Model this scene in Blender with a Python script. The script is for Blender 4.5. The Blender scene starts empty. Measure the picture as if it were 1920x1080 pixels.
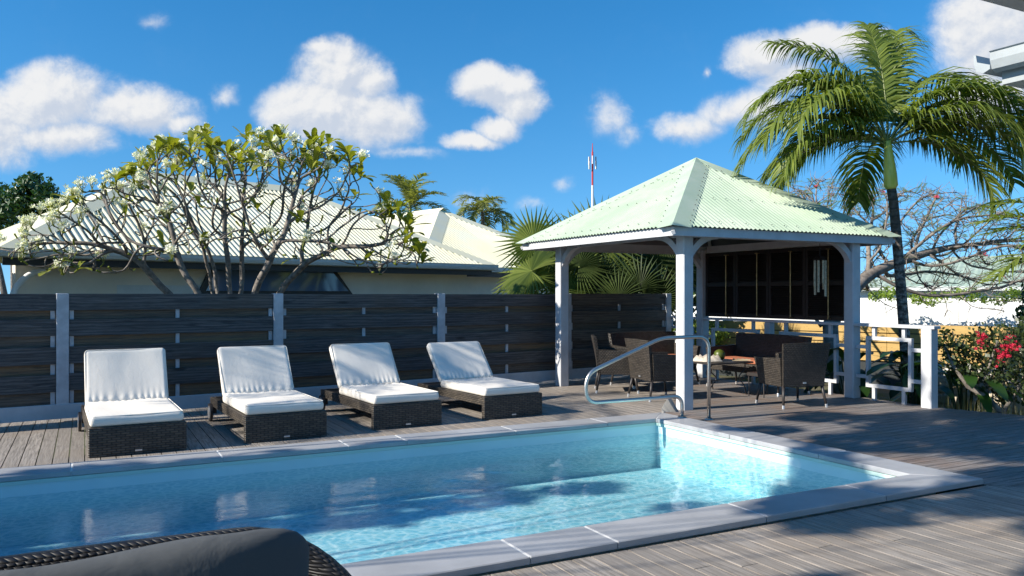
import bpy, math, random
import numpy as np
from mathutils import Vector as V, Matrix, noise as mnoise
R = math.radians
sc = bpy.context.scene
C = sc.collection

# ------------------------------------------------------------------ camera, light, exposure
F, HZ, H, TH = 1520.0, 551.0, 1.5, R(62.26)
FW = V((math.cos(TH), math.sin(TH), 0)); RT = V((math.sin(TH), -math.cos(TH), 0))
cam = bpy.data.objects.new('camera', bpy.data.cameras.new('camera')); C.objects.link(cam)
cam.location = (0, 0, H); cam.rotation_euler = (R(90), 0, TH - R(90))
cam.data.sensor_width = 36; cam.data.lens = 36*F/1920; cam.data.shift_y = (HZ-540)/1920
cam.data.clip_start = .05; cam.data.clip_end = 3000
sc.camera = cam
SUN = V((-1.7, .10, 1.0)).normalized()          # towards the sun
sun = bpy.data.objects.new('sun', bpy.data.lights.new('sun', 'SUN')); C.objects.link(sun)
sun.rotation_euler = SUN.to_track_quat('Z', 'Y').to_euler()
sun.data.energy = 5.0; sun.data.angle = R(.5); sun.data.color = (1, .93, .82)
sc.view_settings.view_transform = 'Standard'; sc.view_settings.look = 'None'
sc.view_settings.exposure = .66; sc.view_settings.gamma = 1
sc.render.engine = 'CYCLES'
sc.cycles.use_denoising = True
sc.cycles.max_bounces = 10; sc.cycles.transparent_max_bounces = 24
sc.cycles.caustics_reflective = False; sc.cycles.caustics_refractive = False
sc.cycles.sample_clamp_indirect = 4

def at(u, v, D):                                  # a sight line's point at depth D
    p = FW*D + RT*((u-960)/F*D); p.z = H + (HZ-v)/F*D
    return p
def line_x(u, y):                                 # X where the sight plane of column u meets the line Y = y
    k = (u-960)/F
    return y*(k*FW.y - RT.y)/(RT.x - k*FW.x)

# ------------------------------------------------------------------ node helpers
class N:
    def __init__(s, tree): s.t = tree; s.n = tree.nodes; s.l = tree.links
    def new(s, kind, **kw):
        n = s.n.new(kind)
        for k, v in kw.items(): setattr(n, k, v)
        return n
    def put(s, sock, v):
        if isinstance(v, bpy.types.NodeSocket): s.l.new(v, sock)
        elif v is not None:
            if hasattr(sock.default_value, '__len__') and not hasattr(v, '__len__'): v = (v,)*len(sock.default_value)
            if hasattr(sock.default_value, '__len__') and len(v) == 3 and len(sock.default_value) == 4: v = (*v, 1)
            sock.default_value = v
    def m(s, op, a, b=None, c=None, clamp=False):
        n = s.new('ShaderNodeMath', operation=op, use_clamp=clamp)
        for i, x in enumerate((a, b, c)):
            if x is not None: s.put(n.inputs[i], x)
        return n.outputs[0]
    def vm(s, op, a, b=None, out=0):
        n = s.new('ShaderNodeVectorMath', operation=op)
        s.put(n.inputs[0], a)
        if b is not None: s.put(n.inputs[1], b)
        return n.outputs[out]
    def mix(s, f, a, b, blend='MIX'):
        n = s.new('ShaderNodeMix', data_type='RGBA', blend_type=blend)
        s.put(n.inputs[0], f); s.put(n.inputs[6], a); s.put(n.inputs[7], b)
        return n.outputs[2]
    def noise(s, vec, scale, detail=3, rough=.5, dist=0, out=0):
        n = s.new('ShaderNodeTexNoise'); s.put(n.inputs['Vector'], vec)
        n.inputs['Scale'].default_value = scale; n.inputs['Detail'].default_value = detail
        n.inputs['Roughness'].default_value = rough; n.inputs['Distortion'].default_value = dist
        return n.outputs[out]
    def ramp(s, f, lo, hi, a=0.0, b=1.0, smooth=True):
        n = s.new('ShaderNodeMapRange', interpolation_type='SMOOTHSTEP' if smooth else 'LINEAR')
        s.put(n.inputs[0], f)
        for i, x in enumerate((lo, hi, a, b)): n.inputs[i+1].default_value = x
        return n.outputs[0]
    def comb(s, x, y, z):
        n = s.new('ShaderNodeCombineXYZ')
        for i, q in enumerate((x, y, z)): s.put(n.inputs[i], q)
        return n.outputs[0]
    def sep(s, v):
        n = s.new('ShaderNodeSeparateXYZ'); s.put(n.inputs[0], v); return n.outputs
    def scale(s, v, k):
        return s.vm('MULTIPLY', v, k)
    def bump(s, h, strength=.4, dist=.01, normal=None):
        n = s.new('ShaderNodeBump'); n.inputs['Strength'].default_value = strength
        n.inputs['Distance'].default_value = dist; s.put(n.inputs['Height'], h)
        if normal is not None: s.put(n.inputs['Normal'], normal)
        return n.outputs[0]
    def obj(s): return s.new('ShaderNodeTexCoord').outputs['Object']
    def attr(s, name='v'): return s.new('ShaderNodeAttribute', attribute_name=name).outputs['Fac']

def material(name, fn=None, col=(.5,.5,.5), rough=.6, metal=0, spec=.5, var=0, vs=8, bump=0, bs=60, trans=0):
    mt = bpy.data.materials.new(name); mt.use_nodes = True
    t = mt.node_tree; b = t.nodes['Principled BSDF']; n = N(t)
    b.inputs['Roughness'].default_value = rough; b.inputs['Metallic'].default_value = metal
    b.inputs['Specular IOR Level'].default_value = spec
    b.inputs['Base Color'].default_value = (*col, 1)
    if fn: fn(n, b)
    else:
        if var:
            f = n.noise(n.obj(), vs, 5, .6)
            c = n.mix(n.ramp(f, .3, .7), tuple(x*(1-var) for x in col), tuple(min(1, x*(1+var)) for x in col))
            n.put(b.inputs['Base Color'], c)
        if bump: n.put(b.inputs['Normal'], n.bump(n.noise(n.obj(), bs, 4, .6), bump, .01))
    return mt

# ------------------------------------------------------------------ world: sky with clouds
w = bpy.data.worlds.new('World'); sc.world = w; w.use_nodes = True
n = N(w.node_tree); n.n.clear()
sky = n.new('ShaderNodeTexSky', sky_type='NISHITA'); sky.sun_disc = False
sky.sun_elevation = math.asin(SUN.z); sky.sun_rotation = math.atan2(SUN.x, SUN.y)
sky.air_density = 1.0; sky.dust_density = .15; sky.ozone_density = 3.0; sky.altitude = 0
gen = n.new('ShaderNodeTexCoord').outputs['Generated']
n.put(sky.inputs['Vector'], n.vm('ADD', n.vm('MULTIPLY', gen, (1,1,.85)), (0,0,.13))) if 'Vector' in sky.inputs else None
df = n.vm('DOT_PRODUCT', gen, tuple(FW), 1); dr = n.vm('DOT_PRODUCT', gen, tuple(RT), 1)
dz = n.sep(gen)[2]
front = n.m('MAXIMUM', df, .05)
P = n.comb(n.m('DIVIDE', dr, front), n.m('DIVIDE', dz, front), 0.0)
warp = n.noise(n.scale(P, (1,1,1)), 8, 7, .62, 0, 1)
Pw = n.vm('ADD', P, n.scale(n.vm('SUBTRACT', warp, (.5,.5,.5)), (.07,.05,0)))
BL = [(90,185,150,72,1),(-60,230,170,95,1),(250,205,130,48,.9),(340,225,55,25,.7),(110,258,120,38,.8),(425,180,36,38,.45),
      (628,130,78,62,1.05),(615,205,118,72,1.1),(700,225,88,68,.95),(600,92,40,28,.75),(690,150,60,60,.8),
      (910,160,72,38,1),(975,195,46,42,.95),(935,238,52,30,.9),(885,265,66,19,.8),(955,168,60,42,.9),
      (1145,215,46,52,.46),(1165,250,36,34,.36),(1290,235,95,34,.68),(1400,205,95,42,.75),
      (1430,105,80,45,1),(1560,85,115,40,1),(1480,150,70,40,.7),(1860,60,120,110,1.1),(1790,60,60,50,.7),(1850,170,90,60,.9),
      (1060,350,32,20,.32),(1000,385,40,16,.32),(285,42,48,16,.26),(1320,130,12,14,.26),(740,290,100,18,.4),(880,385,60,26,.35)]
def blobs_field(Q):
    acc = None
    for (u, v, ru, rv, s_) in BL:
        c = ((u-960)/F, (HZ-v)/F, 0)
        d = n.vm('LENGTH', n.vm('MULTIPLY', n.vm('SUBTRACT', Q, c), (F/ru/1.3, F/rv/1.3, 0)), None, 1)
        g = n.m('MULTIPLY', n.m('SUBTRACT', 1.0, d, clamp=True), s_)
        acc = g if acc is None else n.m('SMOOTH_MAX', acc, g, .08)
    return acc
acc = blobs_field(Pw); acc2 = blobs_field(n.vm('ADD', Pw, (-.011, .014, 0)))
fb = n.noise(P, 15, 10, .64, .2)
fb2 = n.noise(n.vm('ADD', P, (-.006, .008, 0)), 15, 10, .64, .2)
den = n.m('ADD', acc, n.m('MULTIPLY', n.m('SUBTRACT', fb, .5), .95))
alpha = n.m('MULTIPLY', n.m('MULTIPLY', n.ramp(den, .04, .58), n.ramp(acc, .03, .26)), .97)
lit = n.m('ADD', n.m('MULTIPLY', n.m('SUBTRACT', acc, acc2), 1.3), n.m('MULTIPLY', n.m('SUBTRACT', fb, fb2), 2.6))
body = n.ramp(n.m('ADD', lit, n.m('MULTIPLY', n.noise(P, 5, 3, .5), .6)), -.15, .72)
ccol = n.mix(body, (.68, .75, .87), (1.0, 1.0, 1.0))
ccol = n.scale(ccol, 5.4)
hsv = n.new('ShaderNodeHueSaturation'); hsv.inputs['Saturation'].default_value = 1.36; hsv.inputs['Value'].default_value = 1.12
hsv.inputs['Hue'].default_value = .497
n.put(hsv.inputs['Color'], sky.outputs[0])
skyc = hsv.outputs[0]
up = n.ramp(dz, -.02, .02)
fin = n.mix(n.m('MULTIPLY', n.m('MULTIPLY', alpha, up), n.ramp(df, .1, .3)), skyc, ccol)
bg = n.new('ShaderNodeBackground'); n.put(bg.inputs[0], fin); bg.inputs[1].default_value = .105
n.l.new(bg.outputs[0], n.new('ShaderNodeOutputWorld').inputs[0])
w.cycles.sampling_method = 'MANUAL'; w.cycles.sample_map_resolution = 512

# ------------------------------------------------------------------ mesh helpers
OFF = {}
def tag(o, label=None, cat=None, group=None, kind=None):
    for k, v in (('label', label), ('category', cat), ('group', group), ('kind', kind)):
        if v: o[k] = v
    return o
def thing(name, loc, label, cat, group=None, rz=0):
    o = bpy.data.objects.new(name, None); C.objects.link(o)
    o.location = loc; o.rotation_euler.z = rz; OFF[o.name] = V(loc) if rz == 0 else V((0,0,0))
    o.empty_display_size = .2
    return tag(o, label, cat, group)
class MB:
    def __init__(s): s.v = []; s.f = []; s.a = []
    def add(s, vs, fs, a=0.0):
        b = len(s.v); s.v += [tuple(p) for p in vs]; s.f += [tuple(b+i for i in f) for f in fs]; s.a += [a]*len(fs); return s
    def hexa(s, p, a=0.0):       # 8 points: bottom ring 0-3, top ring 4-7
        return s.add(p, [(3,2,1,0),(4,5,6,7),(0,1,5,4),(1,2,6,5),(2,3,7,6),(3,0,4,7)], a)
    def box(s, x0, x1, y0, y1, z0, z1, a=0.0):
        return s.hexa([(x0,y0,z0),(x1,y0,z0),(x1,y1,z0),(x0,y1,z0),(x0,y0,z1),(x1,y0,z1),(x1,y1,z1),(x0,y1,z1)], a)
    def bbox(s, x0, x1, y0, y1, z0, z1, b=.008, a=0.0):     # box with chamfered vertical and top edges
        def ring(i, z): return [(x0+i+b,y0+i,z),(x1-i-b,y0+i,z),(x1-i,y0+i+b,z),(x1-i,y1-i-b,z),(x1-i-b,y1-i,z),(x0+i+b,y1-i,z),(x0+i,y1-i-b,z),(x0+i,y0+i+b,z)]
        vs = ring(0, z0)+ring(0, z1-b)+ring(b, z1)
        fs = [tuple(range(7,-1,-1)), tuple(range(16,24))]
        for k in (0, 8):
            for i in range(8): j = (i+1) % 8; fs.append((k+i, k+j, k+8+j, k+8+i))
        return s.add(vs, fs, a)
    def tube(s, pts, rad, seg=8, a=0.0, cap=True):
        pts = [V(p) for p in pts]
        if not hasattr(rad, '__len__'): rad = [rad]*len(pts)
        b = len(s.v); prev = None; ref = None
        for i, p in enumerate(pts):
            t = (pts[min(i+1, len(pts)-1)]-pts[max(i-1, 0)])
            t = t.normalized() if t.length > 1e-9 else V((0,0,1))
            if ref is None: ref = t.orthogonal().normalized()
            else:
                ref = ref - t*ref.dot(t)
                ref = ref.normalized() if ref.length > 1e-6 else t.orthogonal().normalized()
            q = t.cross(ref)
            for k in range(seg):
                an = 2*math.pi*k/seg
                s.v.append(tuple(p + (ref*math.cos(an)+q*math.sin(an))*rad[i]))
        for i in range(len(pts)-1):
            for k in range(seg):
                k2 = (k+1) % seg; s.f.append((b+i*seg+k, b+i*seg+k2, b+(i+1)*seg+k2, b+(i+1)*seg+k)); s.a.append(a)
        if cap:
            s.f.append(tuple(b+k for k in range(seg-1, -1, -1))); s.a.append(a)
            s.f.append(tuple(b+(len(pts)-1)*seg+k for k in range(seg))); s.a.append(a)
        return s
    def pillow(s, cx, cy, cz, hx, hy, hz, r, n=(10,10,4), fn=None, a=0.0):   # rounded box, optional displacement
        idx = {}; vs = []; fs = []
        def vid(i, j, k):
            if (i,j,k) in idx: return idx[i,j,k]
            q = V(((2*i/n[0]-1)*hx, (2*j/n[1]-1)*hy, (2*k/n[2]-1)*hz))
            inn = V((max(-hx+r, min(hx-r, q.x)), max(-hy+r, min(hy-r, q.y)), max(-hz+r, min(hz-r, q.z))))
            d = q-inn
            if d.length > 1e-9: q = inn + d.normalized()*r
            if fn: q = fn(q)
            idx[i,j,k] = len(vs); vs.append((q.x+cx, q.y+cy, q.z+cz)); return idx[i,j,k]
        for i in range(n[0]):
            for j in range(n[1]):
                fs.append((vid(i,j,0),vid(i,j+1,0),vid(i+1,j+1,0),vid(i+1,j,0)))
                fs.append((vid(i,j,n[2]),vid(i+1,j,n[2]),vid(i+1,j+1,n[2]),vid(i,j+1,n[2])))
        for i in range(n[0]):
            for k in range(n[2]):
                fs.append((vid(i,0,k),vid(i+1,0,k),vid(i+1,0,k+1),vid(i,0,k+1)))
                fs.append((vid(i,n[1],k),vid(i,n[1],k+1),vid(i+1,n[1],k+1),vid(i+1,n[1],k)))
        for j in range(n[1]):
            for k in range(n[2]):
                fs.append((vid(0,j,k),vid(0,j,k+1),vid(0,j+1,k+1),vid(0,j+1,k)))
                fs.append((vid(n[0],j,k),vid(n[0],j+1,k),vid(n[0],j+1,k+1),vid(n[0],j,k+1)))
        return s.add(vs, fs, a)
    def xf(s, M, start=0):
        for i in range(start, len(s.v)): s.v[i] = tuple(M @ V(s.v[i]))
        return s
    def build(s, name, mat, parent=None, smooth=False, label=None, cat=None, group=None, kind=None, origin=None):
        me = bpy.data.meshes.new(name)
        off = V((0,0,0))
        if parent is not None: off = OFF.get(parent.name, V((0,0,0)))
        elif origin is not None: off = V(origin)
        me.from_pydata([(p[0]-off.x, p[1]-off.y, p[2]-off.z) for p in s.v], [], s.f)
        if any(s.a):
            at_ = me.attributes.new('v', 'FLOAT', 'FACE'); at_.data.foreach_set('value', s.a)
        if smooth: me.polygons.foreach_set('use_smooth', [True]*len(me.polygons))
        me.materials.append(mat); me.update()
        o = bpy.data.objects.new(name, me); C.objects.link(o)
        if parent is not None: o.parent = parent; OFF[o.name] = off
        elif origin is not None: o.location = origin; OFF[o.name] = off
        return tag(o, label, cat, group, kind)
def copy_tree(o, parent=None):
    c = o.copy(); C.objects.link(c)
    if parent is not None: c.parent = parent
    for ch in [x for x in KIDS.get(o.name, [])]: copy_tree(ch, c)
    return c
KIDS = {}
def index_kids():
    KIDS.clear()
    for o in C.objects:
        if o.parent: KIDS.setdefault(o.parent.name, []).append(o)
def lerp(a, b, t): return a+(b-a)*t

# ------------------------------------------------------------------ materials
def deck_mat(name, along, base, warm):
    def fn(n, b):
        o = n.obj(); v = n.attr()
        sc_ = (1.6, 34, 1) if along == 'x' else (34, 1.6, 1)
        o2 = n.vm('ADD', o, n.comb(n.m('MULTIPLY', v, 37.0), n.m('MULTIPLY', v, 91.0), 0.0))
        g = n.noise(n.scale(o2, sc_), 1.6, 7, .7, .6)
        g2 = n.noise(n.scale(o2, sc_), 6, 4, .7, 0)
        big = n.noise(o, .9, 4, .6)
        c = n.mix(n.ramp(g, .34, .66), tuple(x*.42 for x in base), tuple(x*1.22 for x in base))
        c = n.mix(n.m('MULTIPLY', n.ramp(big, .42, .62), .55), c, n.mix(g, tuple(x*.6 for x in warm), warm))
        c = n.mix(n.m('MULTIPLY', v, .7), c, tuple(x*.62 for x in base))
        c = n.mix(n.m('MULTIPLY', n.ramp(g2, .62, .8), .5), c, (.05,.045,.04))
        n.put(b.inputs['Base Color'], c)
        n.put(b.inputs['Roughness'], n.ramp(g, .2, .8, .75, .5))
        n.put(b.inputs['Normal'], n.bump(n.m('ADD', g, n.m('MULTIPLY', g2, .4)), .6, .008))
    return material(name, fn, rough=.7, spec=.35)
M = {}
M['deck_y'] = deck_mat('weathered deck across', 'y', (.375,.335,.295), (.38,.305,.235))
M['deck_x'] = deck_mat('weathered deck along', 'x', (.27,.245,.23), (.33,.20,.125))
def f_stone(n, b):
    o = n.obj(); a = n.noise(o, 2.2, 5, .6); c = n.noise(o, 90, 3, .6); v = n.attr()
    col = n.mix(n.ramp(a, .3, .7), (.31,.31,.315), (.43,.43,.435))
    col = n.mix(n.m('MULTIPLY', v, .25), col, (.24,.25,.28))
    n.put(b.inputs['Base Color'], n.mix(n.m('MULTIPLY', c, .25), col, (.5,.51,.53)))
    n.put(b.inputs['Normal'], n.bump(c, .15, .003))
M['stone'] = material('grey stone slab', f_stone, rough=.42, spec=.5)
M['grout'] = material('white grout', col=(.7,.7,.68), rough=.8)
M['liner'] = material('pale pool liner', col=(.60,.77,.80), rough=.5, var=.03, vs=2)
M['steps'] = material('white pool steps', col=(.74,.80,.80), rough=.5)
M['linerrail'] = material('pale green liner rail', col=(.50,.66,.60), rough=.4)
M['white'] = material('grey white paint', col=(.53,.535,.55), rough=.55, var=.08, vs=5, bump=.12, bs=40)
M['postpaint'] = material('grey post paint', col=(.50,.51,.53), rough=.6, var=.15, vs=6, bump=.2, bs=30)
def f_fence(n, b):
    o = n.obj(); v = n.attr()
    o2 = n.vm('ADD', o, n.comb(n.m('MULTIPLY', v, 53.0), 0.0, n.m('MULTIPLY', v, 17.0)))
    g = n.noise(n.scale(o2, (.9, 5, 22)), 1.6, 8, .68, 1.2)
    g3 = n.noise(n.scale(o2, (1.2, 5, 60)), 2.2, 5, .7, .3)
    wv = n.new('ShaderNodeTexWave', bands_direction='Z', wave_type='BANDS'); n.put(wv.inputs[0], n.scale(o2, (.22, 1, 3.4)))
    wv.inputs['Scale'].default_value = 2.4; wv.inputs['Distortion'].default_value = 7; wv.inputs['Detail'].default_value = 3; wv.inputs['Detail Scale'].default_value = .7
    kn = n.new('ShaderNodeTexVoronoi', feature='F1'); n.put(kn.inputs['Vector'], n.scale(o2, (1.3, 3, 5))); kn.inputs['Scale'].default_value = 1.0
    knot = n.ramp(kn.outputs['Distance'], .05, .16, 1, 0)
    c = n.mix(n.ramp(g, .28, .72), (.034,.035,.038), (.175,.168,.16))
    c = n.mix(n.m('MULTIPLY', n.ramp(wv.outputs[1], .55, 1.0), .5), c, (.016,.019,.023))
    c = n.mix(n.m('MULTIPLY', n.ramp(g3, .56, .74), .6), c, (.22,.21,.20))
    c = n.mix(n.m('MULTIPLY', n.m('FRACT', n.m('MULTIPLY', v, 7.3)), .45), c, n.scale(c, (.45,.45,.5)))
    brown = n.m('MULTIPLY', n.ramp(v, .5, 1.0), n.ramp(g, .35, .65, .3, 1))
    c = n.mix(brown, c, (.20,.13,.065))
    c = n.mix(n.m('MULTIPLY', n.ramp(n.noise(o2, 1.1, 3, .5), .48, .7), .35), c, (.13,.095,.065))
    c = n.mix(n.m('MULTIPLY', knot, .75), c, (.012,.012,.012))
    n.put(b.inputs['Base Color'], c); n.put(b.inputs['Normal'], n.bump(n.m('ADD', g, g3), .6, .006))
M['fence'] = material('stained fence board', f_fence, rough=.62, spec=.4)
def wicker(name, c1, c2, kz=62, kx=52):
    def fn(n, b):
        x, y, z = n.sep(n.obj())
        hcoord = n.m('MULTIPLY', n.m('ADD', x, y), kx)
        zz = n.m('MULTIPLY', z, kz)
        row = n.m('FLOOR', zz); par = n.m('MULTIPLY', n.m('MODULO', n.m('ABSOLUTE', row), 2.0), .5)
        hh = n.m('FRACT', n.m('ADD', hcoord, par)); fz = n.m('FRACT', zz)
        hs = n.m('SINE', n.m('MULTIPLY', hh, math.pi)); vs_ = n.m('SINE', n.m('MULTIPLY', fz, math.pi))
        hgt = n.m('MULTIPLY', n.m('POWER', hs, .5), n.m('POWER', vs_, .6))
        rnd = n.new('ShaderNodeTexWhiteNoise', noise_dimensions='2D')
        n.put(rnd.inputs['Vector'], n.comb(n.m('FLOOR', n.m('ADD', hcoord, par)), row, 0.0))
        big = n.noise(n.obj(), 14, 3)
        c = n.mix(n.m('ADD', n.m('MULTIPLY', rnd.outputs[0], .5), n.m('MULTIPLY', big, .5)), c1, c2)
        c = n.mix(n.ramp(hgt, .15, .6, .9, 0), c, tuple(q*.12 for q in c1))
        n.put(b.inputs['Base Color'], c); n.put(b.inputs['Normal'], n.bump(hgt, .9, .006))
    return material(name, fn, rough=.5, spec=.45)
M['wick'] = wicker('grey brown wicker', (.026,.022,.019), (.125,.102,.076), 46, 13)
M['wickdark'] = wicker('dark brown wicker', (.020,.017,.015), (.085,.07,.055), 42, 24)
M['wickblack'] = wicker('black wicker', (.010,.010,.012), (.030,.030,.033), 95, 48)
def f_fabric(n, b):
    o = n.obj(); wv = n.noise(n.scale(o, (9, 3, 9)), 2.2, 5, .55, .8); f = n.noise(o, 300, 2)
    n.put(b.inputs['Base Color'], n.mix(n.noise(o, 5, 3), (.78,.72,.63), (.84,.79,.71)))
    n.put(b.inputs['Normal'], n.bump(n.m('ADD', n.m('MULTIPLY', wv, 1.0), n.m('MULTIPLY', f, .04)), .14, .012))
M['fabric'] = material('off white outdoor fabric', f_fabric, rough=.9, spec=.15)
M['greyfab'] = material('slate grey cushion fabric', lambda n, b: (n.put(b.inputs['Base Color'], n.mix(n.noise(n.obj(), 600, 2), (.075,.082,.09), (.11,.12,.13))),
    n.put(b.inputs['Normal'], n.bump(n.noise(n.scale(n.obj(), (1,1,1)), 6, 4, .5, .5), .35, .03))), rough=.85, spec=.3)
M['terra'] = material('terracotta cushion fabric', col=(.42,.14,.07), rough=.85, var=.1, vs=20)
M['steel'] = material('brushed stainless steel', col=(.62,.58,.53), rough=.36, metal=1)
M['darkmetal'] = material('dark brown painted metal', col=(.035,.03,.028), rough=.45)
M['silver'] = material('silver foot cap', col=(.65,.65,.65), rough=.35, metal=.8)
M['brass'] = material('weathered brass', col=(.36,.24,.11), rough=.4, metal=.8, var=.3, vs=20)
def roof_mat(name, c, c2):
    def fn(n, b):
        o = n.obj(); a = n.noise(o, 1.1, 5, .65); s = n.noise(n.scale(o, (3,3,1)), 7, 4, .7)
        col = n.mix(n.ramp(a, .35, .7), c, c2)
        n.put(b.inputs['Base Color'], n.mix(n.m('MULTIPLY', n.ramp(s, .6, .8), .3), col, tuple(q*.6 for q in c)))
    return material(name, fn, rough=.45, spec=.4)
M['roofgreen'] = roof_mat('pale green corrugated metal', (.40,.50,.36), (.50,.57,.44))
M['roofcream'] = roof_mat('cream corrugated metal', (.80,.74,.50), (.72,.72,.56))
M['gutter'] = material('white gutter paint', col=(.62,.65,.63), rough=.4, var=.05)
M['wallcream'] = material('cream plaster', col=(.76,.71,.60), rough=.85, var=.06, vs=1.5, bump=.1)
M['wallwhite'] = material('white plaster', col=(.82,.82,.80), rough=.85, var=.04, vs=1, bump=.1)
M['eave'] = material('shaded white eave', col=(.33,.36,.37), rough=.5, var=.06)  # white gutter and eave of the wing, their shade put into this grey
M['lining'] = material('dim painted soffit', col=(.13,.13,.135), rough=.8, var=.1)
M['darktrim'] = material('dark green trim', col=(.022,.028,.03), rough=.5)
M['glass'] = material('window glass', col=(.10,.16,.26), rough=.06, spec=.9)
M['louvre'] = material('dark stained louvre', lambda n, b: (n.put(b.inputs['Base Color'], n.mix(n.noise(n.scale(n.obj(), (1,1,8)), 6, 5, .6), (.010,.006,.004), (.030,.015,.009)))), rough=.5)
def f_pine(n, b):
    o = n.obj(); v = n.attr()
    o2 = n.vm('ADD', o, n.comb(n.m('MULTIPLY', v, 31.0), n.m('MULTIPLY', v, 13.0), 0.0))
    g = n.noise(n.scale(o2, (1.5, 1.5, 22)), 1.5, 6, .65, .8)
    kn = n.new('ShaderNodeTexVoronoi', feature='F1'); n.put(kn.inputs['Vector'], n.scale(o2, (2, 2, 5)))
    c = n.mix(g, (.36,.21,.06), (.60,.42,.15)); c = n.mix(n.ramp(kn.outputs[0], .08, .16, .8, 0), c, (.16,.08,.03))
    n.put(b.inputs['Base Color'], c)
M['pine'] = material('yellow pine board', f_pine, rough=.7)
def f_rubble(n, b):
    o = n.obj(); wp = n.vm('ADD', o, n.scale(n.vm('SUBTRACT', n.noise(o, 3, 3, .5, 0, 1), (.5,.5,.5)), .25))
    e = n.new('ShaderNodeTexVoronoi', feature='DISTANCE_TO_EDGE'); n.put(e.inputs['Vector'], wp); e.inputs['Scale'].default_value = 3.2
    c = n.new('ShaderNodeTexVoronoi', feature='F1'); n.put(c.inputs['Vector'], wp); c.inputs['Scale'].default_value = 3.2
    r = n.sep(c.outputs['Color'])[0]
    col = n.mix(r, (.56,.44,.26), (.58,.56,.50)); col = n.mix(n.noise(o, 14, 5, .6), col, (.42,.35,.25))
    n.put(b.inputs['Base Color'], n.mix(n.ramp(e.outputs[0], .03, .09, 1, 0), col, (.6,.58,.53)))
    n.put(b.inputs['Normal'], n.bump(n.ramp(e.outputs[0], 0, .12), .8, .05))
M['rubble'] = material('pale rubble stone', f_rubble, rough=.85)
def leaf_mat(name, c1, c2, trans=.25, rough=.4, spec=.5, sc_=1.7):
    def fn(n, b):
        f = n.noise(n.obj(), sc_, 3, .6); v = n.attr()
        c = n.mix(n.m('ADD', n.m('MULTIPLY', f, .4), n.m('MULTIPLY', v, .6)), c1, c2)
        n.put(b.inputs['Base Color'], c)
        tr = n.new('ShaderNodeBsdfTranslucent'); n.put(tr.inputs[0], n.scale(c, (1.3, 1.4, .5)))
        mx = n.new('ShaderNodeMixShader'); mx.inputs[0].default_value = trans
        n.l.new(b.outputs[0], mx.inputs[1]); n.l.new(tr.outputs[0], mx.inputs[2])
        n.l.new(mx.outputs[0], n.n['Material Output'].inputs[0])
    return material(name, fn, rough=rough, spec=spec)
M['palm'] = leaf_mat('palm leaflet', (.055,.10,.014), (.27,.32,.06), .36, .4, .4)
M['palmfar'] = leaf_mat('coconut leaflet', (.12,.15,.04), (.38,.38,.14), .4)
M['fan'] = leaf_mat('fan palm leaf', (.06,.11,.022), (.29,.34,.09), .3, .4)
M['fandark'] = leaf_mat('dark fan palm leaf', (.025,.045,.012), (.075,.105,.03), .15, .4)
M['plum'] = leaf_mat('plumeria leaf', (.15,.19,.02), (.42,.40,.045), .35, .4)
M['petal'] = leaf_mat('white petal', (.85,.84,.74), (.9,.88,.82), .2, .6, .2)
M['tree'] = leaf_mat('broad dark leaf', (.015,.045,.008), (.06,.13,.02), .25, .35, .6)
M['hedge'] = leaf_mat('bright shrub leaf', (.07,.13,.015), (.22,.30,.04), .3)
M['bush'] = leaf_mat('bougainvillea leaf', (.018,.035,.010), (.075,.10,.028), .25)
M['magenta'] = leaf_mat('crimson bract', (.55,.01,.04), (.7,.03,.09), .3, .6)
M['bigleaf'] = leaf_mat('broad paddle leaf', (.012,.035,.008), (.04,.10,.015), .25, .35, .6)
M['flam'] = leaf_mat('feathery leaf', (.12,.20,.025), (.30,.40,.06), .4)
M['straw'] = leaf_mat('dry grass', (.18,.18,.06), (.45,.42,.2), .3)
M['bark'] = material('grey brown bark', col=(.18,.155,.13), rough=.85, var=.45, vs=14, bump=.6, bs=40)
M['barkpale'] = material('pale grey bark', col=(.20,.17,.145), rough=.85, var=.4, vs=9, bump=.6, bs=25)
def f_ptrunk(n, b):
    o = n.obj(); z = n.sep(o)[2]
    r = n.m('SINE', n.m('ADD', n.m('MULTIPLY', z, 52), n.m('MULTIPLY', n.noise(o, 6, 2), 4)))
    c = n.mix(n.ramp(n.noise(o, 16, 5, .7), .38, .62), (.075,.06,.05), (.36,.32,.28))
    c = n.mix(n.m('MULTIPLY', n.ramp(z, 2.2, 3.0), .8), c, (.085,.062,.042))
    c = n.mix(n.m('MULTIPLY', n.ramp(r, .5, 1), .6), c, (.03,.026,.022))
    n.put(b.inputs['Base Color'], c); n.put(b.inputs['Normal'], n.bump(n.m('ADD', r, n.noise(o, 30, 4)), .5, .01))
M['ptrunk'] = material('ringed palm bark', f_ptrunk, rough=.85)
M['shaft'] = material('green crownshaft', lambda n, b: n.put(b.inputs['Base Color'], n.mix(n.ramp(n.noise(n.scale(n.obj(), (6,6,1)), 2, 3), .3, .7), (.50,.54,.06), (.85,.78,.18))), rough=.35)  # base colour raised to stand in for sun on the shaded shaft
M['rachis'] = material('palm frond stalk', col=(.20,.23,.06), rough=.4)
def f_ground(n, b):
    o = n.obj(); a = n.noise(o, .6, 6, .65); g = n.noise(o, 25, 4, .7)
    n.put(b.inputs['Base Color'], n.mix(n.ramp(a, .4, .6), n.mix(g, (.07,.055,.035), (.22,.18,.12)), n.mix(g, (.03,.05,.012), (.10,.12,.03))))
    n.put(b.inputs['Normal'], n.bump(g, .6, .05))
M['ground'] = material('garden soil and grass', f_ground, rough=.95)
M['red'] = material('red mast paint', col=(.50,.03,.03), rough=.5)
M['mastwhite'] = material('white mast paint', col=(.7,.7,.7), rough=.5)

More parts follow.
